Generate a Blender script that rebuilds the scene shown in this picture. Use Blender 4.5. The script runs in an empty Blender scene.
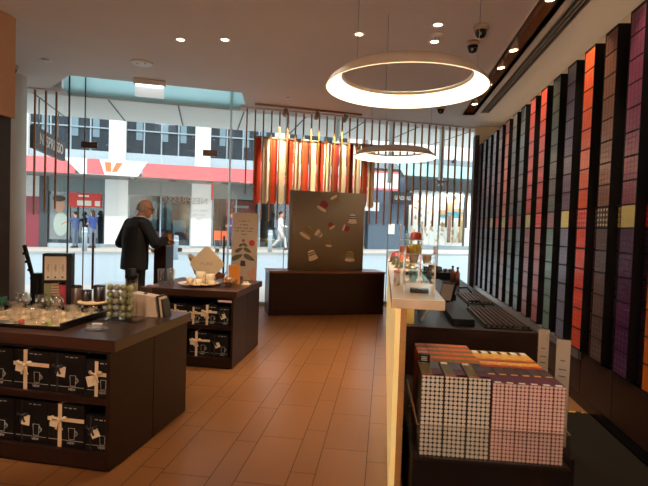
import bpy, bmesh, math, random
from mathutils import Vector, Matrix, Euler
random.seed(7)
C = bpy.context.scene.collection
PI = math.pi
TH = math.radians(21.0)                     # the shop front stands at 21 degrees to the room's axis
P0 = Vector((1.75, 9.6, 0))
TV = Vector((math.cos(TH), math.sin(TH), 0)); NV = Vector((-math.sin(TH), math.cos(TH), 0))
def F(s, o, z=0.0):                          # shop-front frame -> world
    return P0 + TV*s + NV*o + Vector((0, 0, z))
ORD = ['first','second','third','fourth','fifth','sixth','seventh','eighth','ninth','tenth','eleventh','twelfth','thirteenth',
       'fourteenth','fifteenth','sixteenth','seventeenth','eighteenth','nineteenth','twentieth','twenty-first','twenty-second',
       'twenty-third','twenty-fourth','twenty-fifth','twenty-sixth','twenty-seventh','twenty-eighth','twenty-ninth','thirtieth',
       'thirty-first','thirty-second','thirty-third','thirty-fourth']

# ------------------------------------------------------------------ materials
MATS = {}
def srgb(c):
    return tuple(((v/255.0)/12.92 if v/255.0 <= 0.04045 else ((v/255.0+0.055)/1.055)**2.4) for v in c)
def mat(name, col, rough=0.5, metal=0.0, emit=0.0, ecol=None, vary=0.12, scale=8.0, stretch=(1,1,1), bump=0.0, spec=0.5, trans=0.0, coat=0.0):
    if name in MATS: return MATS[name]
    m = bpy.data.materials.new(name); m.use_nodes = True
    nt = m.node_tree; b = nt.nodes['Principled BSDF']
    c = srgb(col)
    b.inputs['Roughness'].default_value = rough; b.inputs['Metallic'].default_value = metal
    b.inputs['Specular IOR Level'].default_value = spec
    if coat: b.inputs['Coat Weight'].default_value = coat; b.inputs['Coat Roughness'].default_value = 0.12
    tc = nt.nodes.new('ShaderNodeTexCoord'); mp = nt.nodes.new('ShaderNodeMapping'); nz = nt.nodes.new('ShaderNodeTexNoise')
    mp.inputs['Scale'].default_value = stretch; nz.inputs['Scale'].default_value = scale; nz.inputs['Detail'].default_value = 4
    nt.links.new(tc.outputs['Object'], mp.inputs['Vector']); nt.links.new(mp.outputs['Vector'], nz.inputs['Vector'])
    mx = nt.nodes.new('ShaderNodeMix'); mx.data_type = 'RGBA'
    mx.inputs[6].default_value = tuple(v*(1-vary) for v in c)+(1,); mx.inputs[7].default_value = tuple(min(1, v*(1+vary)) for v in c)+(1,)
    nt.links.new(nz.outputs['Fac'], mx.inputs[0]); nt.links.new(mx.outputs[2], b.inputs['Base Color'])
    if bump:
        bp = nt.nodes.new('ShaderNodeBump'); bp.inputs['Strength'].default_value = bump; bp.inputs['Distance'].default_value = 0.01
        nt.links.new(nz.outputs['Fac'], bp.inputs['Height']); nt.links.new(bp.outputs['Normal'], b.inputs['Normal'])
    if emit:
        b.inputs['Emission Strength'].default_value = emit; b.inputs['Emission Color'].default_value = srgb(ecol or col)+(1,)
    if trans:
        b.inputs['Transmission Weight'].default_value = trans
    MATS[name] = m; return m
def glass(name, tint, gloss=1.0, rough=0.02, ior=1.45):
    if name in MATS: return MATS[name]
    m = bpy.data.materials.new(name); m.use_nodes = True; nt = m.node_tree; nt.nodes.clear()
    out = nt.nodes.new('ShaderNodeOutputMaterial'); t = nt.nodes.new('ShaderNodeBsdfTransparent'); g = nt.nodes.new('ShaderNodeBsdfGlossy')
    t.inputs['Color'].default_value = tint+(1,); g.inputs['Roughness'].default_value = rough; g.inputs['Color'].default_value = (gloss,)*3+(1,)
    lw = nt.nodes.new('ShaderNodeLayerWeight'); lw.inputs['Blend'].default_value = 0.5
    pw = nt.nodes.new('ShaderNodeMath'); pw.operation = 'POWER'; pw.inputs[1].default_value = 4.0; nt.links.new(lw.outputs['Facing'], pw.inputs[0])
    f0 = ((ior-1)/(ior+1))**2
    fr = nt.nodes.new('ShaderNodeMath'); fr.operation = 'MULTIPLY_ADD'; fr.inputs[1].default_value = 0.75; fr.inputs[2].default_value = f0; nt.links.new(pw.outputs[0], fr.inputs[0])
    nz = nt.nodes.new('ShaderNodeTexNoise'); nz.inputs['Scale'].default_value = 3.0
    bp = nt.nodes.new('ShaderNodeBump'); bp.inputs['Strength'].default_value = 0.01
    nt.links.new(nz.outputs['Fac'], bp.inputs['Height']); nt.links.new(bp.outputs['Normal'], g.inputs['Normal'])
    mx = nt.nodes.new('ShaderNodeMixShader')
    nt.links.new(fr.outputs[0], mx.inputs[0]); nt.links.new(t.outputs[0], mx.inputs[1]); nt.links.new(g.outputs[0], mx.inputs[2])
    nt.links.new(mx.outputs[0], out.inputs[0]); MATS[name] = m; return m
def dots(name, bg, fg, pitch, r):
    """cartons printed with a close grid of round capsules"""
    if name in MATS: return MATS[name]
    m = bpy.data.materials.new(name); m.use_nodes = True; nt = m.node_tree; b = nt.nodes['Principled BSDF']
    b.inputs['Roughness'].default_value = 0.4
    tc = nt.nodes.new('ShaderNodeTexCoord'); sp = nt.nodes.new('ShaderNodeSeparateXYZ'); nt.links.new(tc.outputs['Object'], sp.inputs[0])
    sq = []
    for ax in ('X', 'Z'):
        d = nt.nodes.new('ShaderNodeMath'); d.operation = 'MULTIPLY_ADD'; d.inputs[1].default_value = 1/pitch; d.inputs[2].default_value = 0.5 if ax == 'X' else 0.0; nt.links.new(sp.outputs[ax], d.inputs[0])
        fr = nt.nodes.new('ShaderNodeMath'); fr.operation = 'FRACT'; nt.links.new(d.outputs[0], fr.inputs[0])
        su = nt.nodes.new('ShaderNodeMath'); su.operation = 'SUBTRACT'; su.inputs[1].default_value = 0.5; nt.links.new(fr.outputs[0], su.inputs[0])
        mu = nt.nodes.new('ShaderNodeMath'); mu.operation = 'MULTIPLY'; nt.links.new(su.outputs[0], mu.inputs[0]); nt.links.new(su.outputs[0], mu.inputs[1]); sq.append(mu)
    ad = nt.nodes.new('ShaderNodeMath'); nt.links.new(sq[0].outputs[0], ad.inputs[0]); nt.links.new(sq[1].outputs[0], ad.inputs[1])
    lt = nt.nodes.new('ShaderNodeMath'); lt.operation = 'LESS_THAN'; lt.inputs[1].default_value = r*r; nt.links.new(ad.outputs[0], lt.inputs[0])
    mx = nt.nodes.new('ShaderNodeMix'); mx.data_type = 'RGBA'; mx.inputs[6].default_value = srgb(bg)+(1,); mx.inputs[7].default_value = srgb(fg)+(1,)
    nt.links.new(lt.outputs[0], mx.inputs[0]); nt.links.new(mx.outputs[2], b.inputs['Base Color'])
    MATS[name] = m; return m

wood = mat('espresso_wood', (40, 23, 16), 0.38, vary=0.25, scale=6, stretch=(2, 2, 22), bump=0.03, spec=0.15)
woodh = mat('espresso_wood_top', (60, 35, 25), 0.28, vary=0.25, scale=6, stretch=(3, 20, 3), bump=0.02, spec=0.4)
benchw = mat('bench_wood', (42, 20, 14), 0.4, vary=0.22, scale=5, stretch=(2, 2, 18), bump=0.02, spec=0.15)
black = mat('black_paint', (13, 11, 11), 0.5, spec=0.25)
blackg = mat('black_gloss', (14, 13, 14), 0.25)
dark = mat('dark_interior', (26, 18, 15), 0.6)
white = mat('white_paint', (235, 232, 226), 0.55, vary=0.03)
ceilm = mat('ceiling_plaster', (220, 212, 208), 0.85, vary=0.03, scale=2)
wallw = mat('warm_white_wall', (212, 198, 180), 0.8, vary=0.04)
tanw = mat('tan_wall', (190, 150, 122), 0.8, vary=0.06)
colm = mat('column_plaster', (226, 220, 210), 0.7, vary=0.03)
bronze = mat('bronze_slat', (158, 102, 46), 0.38, metal=0.3, vary=0.15, stretch=(1, 1, 0.2))
steel = mat('brushed_steel', (150, 152, 152), 0.35, metal=0.9, vary=0.06)
alu = mat('satin_aluminium', (176, 188, 190), 0.4, metal=0.4, vary=0.05)
brz = mat('dark_bronze_fitting', (92, 70, 58), 0.35, metal=0.6)
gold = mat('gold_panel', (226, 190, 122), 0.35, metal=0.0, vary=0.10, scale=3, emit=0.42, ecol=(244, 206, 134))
oak = mat('pale_wood', (190, 140, 92), 0.45, vary=0.18, scale=5, stretch=(2, 12, 2))
ivory = mat('ivory_ceramic', (236, 214, 180), 0.3, vary=0.03, coat=0.3)
cream = mat('cream_card', (226, 208, 178), 0.6, vary=0.05)
ribbonm = mat('beige_ribbon', (226, 196, 158), 0.55, vary=0.08)
boxm = mat('black_gift_box', (20, 17, 17), 0.42, vary=0.2, spec=0.25)
inkm = mat('grey_print', (186, 180, 172), 0.6)
paper = mat('white_paper', (240, 236, 228), 0.7, vary=0.02)
shopglass = glass('shop_glass', (0.955, 0.985, 0.985))
farglass = glass('street_window_glass', (0.70, 0.82, 0.85), ior=1.7)
acryl = glass('clear_acrylic', (0.965, 0.97, 0.965), ior=1.45)
cupglass = glass('cup_glass', (0.955, 0.94, 0.915), ior=1.9, rough=0.06)

# ------------------------------------------------------------------ mesh builder
class MB:
    def __init__(s): s.v = []; s.f = []; s.m = []; s.sm = []
    def add(s, pts, faces, m=0, smooth=False):
        n = len(s.v); s.v += [Vector(p) for p in pts]
        for f in faces: s.f.append([n+i for i in f]); s.m.append(m); s.sm.append(smooth)
        return s
    def box(s, x0, x1, y0, y1, z0, z1, m=0):
        p = [(x0,y0,z0),(x1,y0,z0),(x1,y1,z0),(x0,y1,z0),(x0,y0,z1),(x1,y0,z1),(x1,y1,z1),(x0,y1,z1)]
        return s.add(p, [(3,2,1,0),(4,5,6,7),(0,1,5,4),(1,2,6,5),(2,3,7,6),(3,0,4,7)], m)
    def obox(s, c, size, rot=(0,0,0), m=0):
        R = Euler(rot).to_matrix(); hx, hy, hz = (v/2 for v in size); c = Vector(c)
        p = [c+R@Vector(q) for q in ((-hx,-hy,-hz),(hx,-hy,-hz),(hx,hy,-hz),(-hx,hy,-hz),(-hx,-hy,hz),(hx,-hy,hz),(hx,hy,hz),(-hx,hy,hz))]
        return s.add(p, [(3,2,1,0),(4,5,6,7),(0,1,5,4),(1,2,6,5),(2,3,7,6),(3,0,4,7)], m)
    def poly(s, pts, m=0): return s.add(pts, [tuple(range(len(pts)))], m)
    def prism(s, pts, d, m=0):
        """solid from a planar outline pushed along d"""
        n = len(pts); d = Vector(d); P = [Vector(p) for p in pts]; Q = [p+d for p in P]
        return s.add(P+Q, [tuple(range(n))[::-1], tuple(range(n, 2*n))]+[(i, (i+1) % n, n+(i+1) % n, n+i) for i in range(n)], m)
    def lathe(s, prof, c=(0,0,0), seg=24, m=0, smooth=True, closed=False, R=None):
        c = Vector(c); pts = []; k = len(prof)
        for i in range(seg):
            a = 2*PI*i/seg
            for r, z in prof:
                q = Vector((r*math.cos(a), r*math.sin(a), z)); pts.append(c+(R@q if R else q))
        fs = []
        for i in range(seg):
            j = (i+1) % seg
            for t in range(k if closed else k-1):
                u = (t+1) % k; fs.append((i*k+t, j*k+t, j*k+u, i*k+u))
        s.add(pts, fs, m, smooth)
        if not closed:
            n0 = len(s.v)-seg*k
            if prof[0][0] > 1e-4: s.f.append([n0+i*k for i in range(seg)][::-1]); s.m.append(m); s.sm.append(False)
            if prof[-1][0] > 1e-4: s.f.append([n0+i*k+k-1 for i in range(seg)]); s.m.append(m); s.sm.append(False)
        return s
    def cyl(s, p0, p1, r0, r1=None, seg=14, m=0):
        p0 = Vector(p0); p1 = Vector(p1); r1 = r0 if r1 is None else r1; d = p1-p0
        R = d.to_track_quat('Z', 'Y').to_matrix()
        return s.lathe([(r0, 0), (r1, d.length)], p0, seg, m, True, False, R)
    def tube(s, path, r, seg=8, m=0):
        for a, b in zip(path[:-1], path[1:]): s.cyl(a, b, r, r, seg, m)
        return s
    def ell(s, c, rx, ry, rz, seg=20, rings=12, m=0, R=None):
        c = Vector(c); pts = []; fs = []
        for i in range(rings+1):
            t = PI*i/rings
            for j in range(seg):
                a = 2*PI*j/seg
                q = Vector((rx*math.sin(t)*math.cos(a), ry*math.sin(t)*math.sin(a), rz*math.cos(t))); pts.append(c+(R@q if R else q))
        for i in range(rings):
            for j in range(seg):
                k = (j+1) % seg; fs.append((i*seg+j, (i+1)*seg+j, (i+1)*seg+k, i*seg+k))
        return s.add(pts, fs, m, True)
    def cap(s, p0, p1, r0, r1=None, seg=14, m=0):
        """tapered limb with round ends"""
        p0 = Vector(p0); p1 = Vector(p1); r1 = r0 if r1 is None else r1; d = p1-p0; L = d.length
        R = d.to_track_quat('Z', 'Y').to_matrix(); pr = []
        for i in range(5): a = -PI/2+PI/2*i/4; pr.append((max(1e-5, r0*math.cos(a)), r0*math.sin(a)))
        for i in range(5): a = PI/2*i/4; pr.append((max(1e-5, r1*math.cos(a)), L+r1*math.sin(a)))
        return s.lathe(pr, p0, seg, m, True, False, R)
    def loft(s, secs, seg=20, m=0):
        """secs: (centre, rx, ry, turn)"""
        pts = []; n = len(secs)
        for c, rx, ry, a0 in secs:
            c = Vector(c)
            for j in range(seg):
                a = 2*PI*j/seg; x = rx*math.cos(a); y = ry*math.sin(a)
                pts.append(c+Vector((x*math.cos(a0)-y*math.sin(a0), x*math.sin(a0)+y*math.cos(a0), 0)))
        fs = [(i*seg+j, i*seg+(j+1) % seg, (i+1)*seg+(j+1) % seg, (i+1)*seg+j) for i in range(n-1) for j in range(seg)]
        s.add(pts, fs, m, True); n0 = len(s.v)-n*seg
        s.f.append([n0+j for j in range(seg)][::-1]); s.m.append(m); s.sm.append(True)
        s.f.append([n0+(n-1)*seg+j for j in range(seg)]); s.m.append(m); s.sm.append(True)
        return s
    def xf(s, M, start=0):
        for i in range(start, len(s.v)): s.v[i] = M @ s.v[i]
        return s
    def mesh(s, name, base=Vector((0,0,0))):
        me = bpy.data.meshes.new(name)
        me.from_pydata([tuple(v-base) for v in s.v], [], s.f)
        me.polygons.foreach_set('material_index', s.m); me.polygons.foreach_set('use_smooth', s.sm)
        me.update(); return me

BASE = {}; FRAME = {}
def tag(o, label=None, cat=None, group=None, kind=None):
    if label: o['label'] = label
    if cat: o['category'] = cat
    if group: o['group'] = group
    if kind: o['kind'] = kind
    return o
def place(o, base, frame, rot=0):
    base = Vector(base)
    if frame == 'F': o.location = F(*base); o.rotation_euler = (0, 0, TH+rot)
    else: o.location = base; o.rotation_euler = (0, 0, rot)
    BASE[o.name] = base
def thing(name, label, cat, base, frame='W', group=None, rot=0):
    o = bpy.data.objects.new(name, None); o.empty_display_size = 0.1; C.objects.link(o)
    place(o, base, frame, rot); return tag(o, label, cat, group)
def mats_of(o, m):
    for x in (m if isinstance(m, (list, tuple)) else [m]): o.data.materials.append(x)
def bev(o, w, seg=2):
    b = o.modifiers.new('edge', 'BEVEL'); b.width = w; b.segments = seg; b.limit_method = 'ANGLE'; b.angle_limit = math.radians(40); return o
def part(parent, name, mb, m, bevel=0, label=None, kind=None):
    b = BASE[parent.name]; o = bpy.data.objects.new(name, mb.mesh(name, b)); C.objects.link(o); o.parent = parent; BASE[o.name] = b; mats_of(o, m)
    if bevel: bev(o, bevel)
    return tag(o, label, None, None, kind)
def single(name, mb, m, label, cat, frame='W', group=None, bevel=0, kind=None):
    xs = [v.x for v in mb.v]; ys = [v.y for v in mb.v]; zs = [v.z for v in mb.v]
    base = Vector(((min(xs)+max(xs))/2, (min(ys)+max(ys))/2, min(zs)))
    o = bpy.data.objects.new(name, mb.mesh(name, base)); C.objects.link(o); place(o, base, frame); mats_of(o, m)
    if bevel: bev(o, bevel)
    return tag(o, label, cat, group, kind)
def struct(name, mb, m, frame='W', parent=None, bevel=0, label=None):
    if parent: return part(parent, name, mb, m, bevel, label)
    o = bpy.data.objects.new(name, mb.mesh(name)); C.objects.link(o); place(o, (0,0,0), frame); mats_of(o, m)
    if bevel: bev(o, bevel)
    return tag(o, label, None, None, 'structure')
def copy_tree(o, parent=None):
    c = o.copy(); C.objects.link(c); BASE[c.name] = BASE[o.name]
    if parent: c.parent = parent
    for ch in list(o.children): copy_tree(ch, c)
    return c
def text_mb(txt, size, M, depth=0.002, align='CENTER', m=0, sx=1.0):
    """solid lettering; M maps the text's x/y plane into place"""
    cu = bpy.data.curves.new('lettering', 'FONT'); cu.body = txt; cu.size = size; cu.align_x = align; cu.align_y = 'CENTER'; cu.extrude = depth; cu.resolution_u = 2
    ob = bpy.data.objects.new('lettering', cu); C.objects.link(ob)
    dg = bpy.context.evaluated_depsgraph_get(); dg.update(); me = bpy.data.meshes.new_from_object(ob.evaluated_get(dg))
    mb = MB(); mb.add([M @ Vector((v.co.x*sx, v.co.y, v.co.z)) for v in me.vertices], [tuple(p.vertices) for p in me.polygons], m)
    bpy.data.objects.remove(ob); bpy.data.curves.remove(cu); bpy.data.meshes.remove(me)
    return mb
def join(a, b):
    n = len(a.v); a.v += b.v; a.f += [[i+n for i in f] for f in b.f]; a.m += b.m; a.sm += b.sm; return a
def facing(c, right, up):
    """matrix placing text at c with its x along right and y along up"""
    r = Vector(right).normalized(); u = Vector(up).normalized(); n = r.cross(u)
    return Matrix(((r.x, u.x, n.x, c[0]), (r.y, u.y, n.y, c[1]), (r.z, u.z, n.z, c[2]), (0, 0, 0, 1)))
def spot(name, loc, target, power, angle=70, col=(1, .83, .64), blend=0.6, size=0.03, kind_parent=None):
    l = bpy.data.lights.new(name, 'SPOT'); l.energy = power; l.spot_size = math.radians(angle); l.spot_blend = blend; l.color = col; l.shadow_soft_size = size
    o = bpy.data.objects.new(name, l); C.objects.link(o); o.location = loc
    o.rotation_euler = (Vector(target)-Vector(loc)).to_track_quat('-Z', 'Y').to_euler(); return o
# ================================================================== SETTING: room shell
ZC = 3.40
# floor of long stone tiles, wide and narrow courses running down the room
def floor_tiles():
    me = MB(); cols = []; g = 0.0022
    x = -6.9-0.02; k = 0
    while x < 2.2:
        w = 0.29 if k % 2 == 0 else 0.148
        y = -3.2 - random.random()*0.6
        while y < 11.6:
            a = max(y, -3.2); b = min(y+0.6, 11.6)
            if b-a > 0.02:
                me.add([(x+g,a+g,0),(x+w-g,a+g,0),(x+w-g,b-g,0),(x+g,b-g,0)], [(0,1,2,3)]); cols.append(0.93+0.14*random.random())
            y += 0.6
        x += w; k += 1
    return me, cols
fm, cols = floor_tiles()
nt_t = len(fm.f)
fm.box(-7.0, 2.2, -3.2, 11.6, -0.12, -0.002, 1)
fo = struct('floor', fm, [])
tile = mat('floor_tile', (129, 83, 46), 0.30, vary=0.1, scale=3.0, bump=0.02, spec=0.4)
nt = tile.node_tree; at = nt.nodes.new('ShaderNodeAttribute'); at.attribute_name = 'tone'; mul = nt.nodes.new('ShaderNodeMix'); mul.data_type = 'RGBA'; mul.blend_type = 'MULTIPLY'; mul.inputs[0].default_value = 1
src = nt.nodes['Principled BSDF'].inputs['Base Color'].links[0].from_socket
nt.links.new(src, mul.inputs[6]); nt.links.new(at.outputs['Color'], mul.inputs[7]); nt.links.new(mul.outputs[2], nt.nodes['Principled BSDF'].inputs['Base Color'])
ca = fo.data.color_attributes.new('tone', 'FLOAT_COLOR', 'CORNER')
for i, p in enumerate(fo.data.polygons):
    c = cols[i] if i < nt_t else 1
    for li in p.loop_indices: ca.data[li].color = (c, c, c, 1)
mats_of(fo, [tile, mat('tile_grout', (62, 40, 26), 0.8)])
# the floor stops at the shop front: it is cut along the glass line
def cut(o, co, no):
    bm = bmesh.new(); bm.from_mesh(o.data); bmesh.ops.bisect_plane(bm, geom=bm.verts[:]+bm.edges[:]+bm.faces[:], plane_co=co, plane_no=no, clear_outer=True)
    bm.to_mesh(o.data); bm.free()
cut(fo, F(0, 0.30), NV)

# ceiling with a long light slot beside the rack wall and a raised bay over the doors
cm = MB()
def crect(x0, x1, y0, y1): cm.box(x0, x1, y0, y1, ZC, ZC+0.06)
crect(-7.0, 1.235, -3.2, 11.6); crect(1.235, 1.405, 8.48, 11.6); crect(1.405, 1.49, -3.2, 11.6); crect(1.49, 1.63, 8.34, 11.6); crect(1.63, 2.2, -3.2, 11.6)
co = struct('ceiling', cm, ceilm); cut(co, F(0, 0.34), NV)
# open the raised bay over the doors with a boolean-free cut: remove the bay's area from the big slab
bm = bmesh.new(); bm.from_mesh(co.data)
bay = [F(-7.75, 0.5), F(-6.93, -0.95), F(-4.57, -0.92), F(-4.36, 0.5)]
for a, b in ((0, 1), (1, 2), (2, 3)):
    d = bay[b]-bay[a]; no = Vector((d.y, -d.x, 0)).normalized()
    bmesh.ops.bisect_plane(bm, geom=bm.verts[:]+bm.edges[:]+bm.faces[:], plane_co=bay[a], plane_no=no)
def inbay(p):
    q = p-P0; s = q.dot(TV); o_ = q.dot(NV)
    for a, b in ((0, 1), (1, 2), (2, 3)):
        d = bay[b]-bay[a]
        if d.x*(p.y-bay[a].y)-d.y*(p.x-bay[a].x) < 0: return False
    return True
bmesh.ops.delete(bm, geom=[f for f in bm.faces if inbay(f.calc_center_median())], context='FACES')
bm.to_mesh(co.data); bm.free()
rb = MB()
for a, b in ((0, 1), (1, 2), (2, 3)):
    A, B = bay[a], bay[b]; d = (B-A).normalized(); n_ = Vector((-d.y, d.x, 0))*-0.05
    e_ = n_*-0.12; z_ = Vector((0, 0, ZC-0.001)); rb.prism([A+e_+z_, B+e_+z_, B+e_+Vector((0,0,4.1)), A+e_+Vector((0,0,4.1))], n_)
rb.prism([p+Vector((0,0,4.1)) for p in bay], (0, 0, 0.06))
struct('trim_1', rb, ceilm)
sl = MB()
sl.box(1.215, 1.235, -3.2, 8.5, ZC, ZC+0.2); sl.box(1.405, 1.425, -3.2, 8.5, ZC, ZC+0.2); sl.box(1.215, 1.425, -3.2, 8.5, ZC+0.2, ZC+0.22); sl.box(1.235, 1.405, 8.48, 8.5, ZC, ZC+0.2)
struct('trim_2', sl, mat('slot_lining', (206, 160, 124), 0.6))
# pelmet that carries the slats
pm = MB(); pm.box(-4.53, 0.3, -0.06, 0.2, ZC-0.02, ZC+0.03); pm.box(-9.5, -7.23, -0.06, 0.2, ZC-0.02, ZC+0.03)
struct('trim_3', pm, ceilm, 'F')

# side and back walls
w = MB(); w.box(2.05, 2.2, -3.2, 9.95, 0, ZC); struct('wall_right', w, wallw)
w = MB(); w.box(1.62, 2.05, 9.43, 9.56, 0, ZC); struct('wall_return', w, wallw)
w = MB(); w.box(-7.0, 2.2, -3.3, -3.2, 0, ZC); struct('wall_back', w, wallw)
w = MB(); w.box(-3.9, -3.70, -3.2, 4.45, 2.42, ZC); w.box(-3.9, -3.80, -3.2, 4.44, 0, 2.42); struct('wall_left', w, tanw)
w = MB(); w.box(-7.1, -7.0, -3.2, 7.2, 0, ZC); w.box(-7.0, -3.9, 3.0, 3.12, 0, ZC); struct('wall_far_left', w, colm)
t = thing('wall_cabinet', 'tall dark brown cabinet against the tan wall beside the white column', 'cabinet', (-3.76, 2.6, 0))
w = MB(); w.box(-3.80, -3.735, 1.4, 4.44, 0.0, 2.42); part(t, 'body', w, mat('dark_oak_panel', (44, 30, 25), 0.55, vary=0.3, scale=4, stretch=(2, 2, 14)))
for yy in (1.42, 2.43, 3.44):
    w = MB(); w.box(-3.735, -3.717, yy, yy+0.98, 0.1, 2.40); dd = part(t, 'door', w, mat('dark_oak_panel', (44, 30, 25)), 0.003)
    h = MB(); h.box(-3.717, -3.700, yy+0.05, yy+0.07, 1.0, 1.3); part(dd, 'handle', h, brz)
w = MB(); w.lathe([(0.30, 0), (0.30, ZC)], (-5.365, 6.21, 0), 48); struct('column', w, colm)
w = MB(); w.box(1.58, 1.655, 9.2, 9.42, 0.0, 3.2); struct('trim_4', w, mat('dark_end_panel', (40, 26, 22), 0.5))

# ------------------------------------------------------------------ shop front glazing (off 0.25)
G = 0.25; gt = 0.012
lines = [-8.9, -7.215, -6.94, -4.95, -4.62, -2.3, 0.0]
fr = alu
def pane(name, s0, s1, z0, z1):
    w = MB(); w.box(s0+0.004, s1-0.004, G-gt/2, G+gt/2, z0, z1); return struct(name, w, shopglass, 'F')
k = 1
for a, b in ((-9.4, -7.215), (-7.215, -6.98), (-4.64, -3.69), (-3.69, -2.77), (-2.77, -1.72), (-1.72, -0.68), (-0.68, 0.1)):
    pane('window_%d' % k, a, b, 0.06, ZC+0.0); k += 1
# two glass door leaves with patch fittings and long pull handles
door_s = [(-6.97, -5.80), (-5.79, -4.66)]
for i, (a, b) in enumerate(door_s):
    d = bpy.data.objects.new('door_%d' % (i+1), None); C.objects.link(d); place(d, (a, G, 0), 'F'); d['kind'] = 'structure'
    w = MB(); w.box(a+0.006, b-0.006, G-gt/2, G+gt/2, 0.05, 2.64); part(d, 'glass', w, shopglass)
    w = MB(); w.box(a+0.01, b-0.01, G-0.02, G+0.02, 0.012, 0.055); part(d, 'bottom_rail', w, brz)
    hs = -6.82 if i == 0 else b-0.08
    w = MB(); w.cyl((hs, G-0.06, 0.30), (hs, G-0.06, 1.22), 0.018); w.cyl((hs, G-0.06, 0.45), (hs, G, 0.45), 0.011); w.cyl((hs, G-0.06, 1.02), (hs, G, 1.02), 0.011)
    part(d, 'pull_handle', w, brz)
    w = MB(); ps = -7.03 if i == 0 else -5.13; w.box(ps, ps+0.24, G-0.03, G+0.03, 2.58, 2.68)
    part(d, 'patch_fitting', w, brz, 0.004)
pane('window_%d' % k, -6.98, -4.63, 2.66, ZC+0.02); k += 1
tz = MB(); tz.box(-7.3, -4.4, G-0.006, G+0.006, ZC+0.03, 4.1)
tr = struct('window_%d' % k, tz, [], 'F')
tm = bpy.data.materials.new('frosted_teal_glass'); tm.use_nodes = True; n_ = tm.node_tree; n_.nodes.clear()
o_ = n_.nodes.new('ShaderNodeOutputMaterial'); d1 = n_.nodes.new('ShaderNodeBsdfTranslucent'); d1.inputs[0].default_value = srgb((206, 230, 232))+(1,)
d2 = n_.nodes.new('ShaderNodeBsdfDiffuse'); d2.inputs[0].default_value = srgb((206, 232, 232))+(1,); mx = n_.nodes.new('ShaderNodeMixShader'); mx.inputs[0].default_value = 0.9
n_.links.new(d2.outputs[0], mx.inputs[1]); n_.links.new(d1.outputs[0], mx.inputs[2]); n_.links.new(mx.outputs[0], o_.inputs[0]); mats_of(tr, tm)
fin = mat('pale_fin', (226, 236, 236), 0.5)
fn = fin.node_tree; ft = fn.nodes.new('ShaderNodeBsdfTranslucent'); ft.inputs[0].default_value = srgb((236, 244, 244))+(1,); fx = fn.nodes.new('ShaderNodeMixShader'); fx.inputs[0].default_value = 0.7
fn.links.new(fn.nodes['Principled BSDF'].outputs[0], fx.inputs[1]); fn.links.new(ft.outputs[0], fx.inputs[2]); fn.links.new(fx.outputs[0], fn.nodes['Material Output'].inputs[0])
# mullions, frame, sill
def bar(name, s, wdt, dp, z0, z1, m, o=G):
    w = MB(); w.box(s-wdt/2, s+wdt/2, o-dp/2, o+dp/2, z0, z1); return struct(name, w, m, 'F')
j = 10
for s, wdt, m in ((-7.215, 0.02, brz), (-6.98, 0.014, brz), (-4.67, 0.03, fin), (0.08, 0.10, alu)):
    bar('trim_%d' % j, s, wdt, 0.03 if m is brz else 0.12, 0.0, ZC+(0.6 if -7.3 < s < -4.6 else 0.0), m); j += 1
for s in (-3.69, -2.77, -1.72, -0.68):                         # glass fins above, a slim joint below
    bar('trim_%d' % j, s, 0.05, 0.12, 2.30, ZC, fin); j += 1
    bar('trim_%d' % j, s, 0.014, 0.02, 0.07, 2.30, alu); j += 1
w = MB(); w.box(-9.4, -7.0, G-0.04, G+0.04, 0, 0.07); w.box(-4.62, 0.1, G-0.04, G+0.04, 0, 0.07); struct('trim_%d' % j, w, alu, 'F'); j += 1
for (s, z) in ((-3.69, 2.35), (-2.77, 2.35), (-0.68, 2.37)):      # bracket arms that hold the panes
    t = thing('glass_bracket', 'small steel bracket on the %s glazing post behind the slats' % {-3.69: 'nearer striped', -2.77: 'farther striped', -0.68: 'plain'}[s], 'bracket', (s, G-0.06, z), 'F')
    w = MB(); w.box(s-0.13, s+0.13, G-0.1, G-0.06, z-0.02, z+0.02); w.cyl((s-0.1, G-0.08, z-0.05), (s-0.02, G-0.08, z-0.02), 0.012); part(t, 'arm', w, steel, 0.003)

# lettering on the glass, meant to be read from the street
gl = mat('frosted_lettering', (200, 204, 204), 0.6)
def glasstext(txt, size, s, z, sx=1.0):
    M = facing((s, G+0.011, z), (-1, 0, 0), (0, 0, 1)); return text_mb(txt, size, M, 0.0015, 'CENTER', 0, sx)
t = thing('glass_lettering', 'frosted shop name lettering on the glass door, mirrored from inside', 'lettering', (-5.42, G, 1.0), 'F')
part(t, 'shop_name', glasstext('NESPRESSO', 0.155, -5.42, 1.80), gl)
oh = MB()
for i, tx in enumerate(('MON - WED', 'THU - FRI', 'SAT', 'SUN')): join(oh, glasstext(tx, 0.05, -5.17, 1.64-0.075*i))
part(t, 'opening_hours', oh, gl)
for i, s in enumerate((-6.30, -6.05, -5.72, -5.47, -5.05, -4.85)):
    w = MB(); w.box(s-0.035, s+0.035, G+0.007, G+0.009, 0.93, 1.0)
    single('door_sticker', w, mat('sticker_white', (222, 226, 226), 0.6), 'small square white sticker on the glass door, %s in the row' % ORD[i], 'sticker', 'F', 'stickers on the glass doors')

# ------------------------------------------------------------------ slats before the glass
slat_pos = [-7.63, -7.48, -7.335]
def slat(s, z0, label):
    w = MB(); w.box(s-0.011, s+0.011, -0.018, 0.018, z0, ZC-0.02)
    single('bronze_slat', w, bronze, label, 'slat', 'F', 'bronze slats hanging before the glass')
for i, s in enumerate(slat_pos): slat(s, 1.48+0.05*i, 'bronze slat in the short row beside the white column, %s from the column' % ORD[i])
for i in range(32):
    s = -4.42+0.1393*i
    slat(s, 1.95 if i < 2 else 1.50+0.012*((i*7) % 3), 'bronze slat in the long row, %s from the glass doors' % ORD[i])

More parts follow.
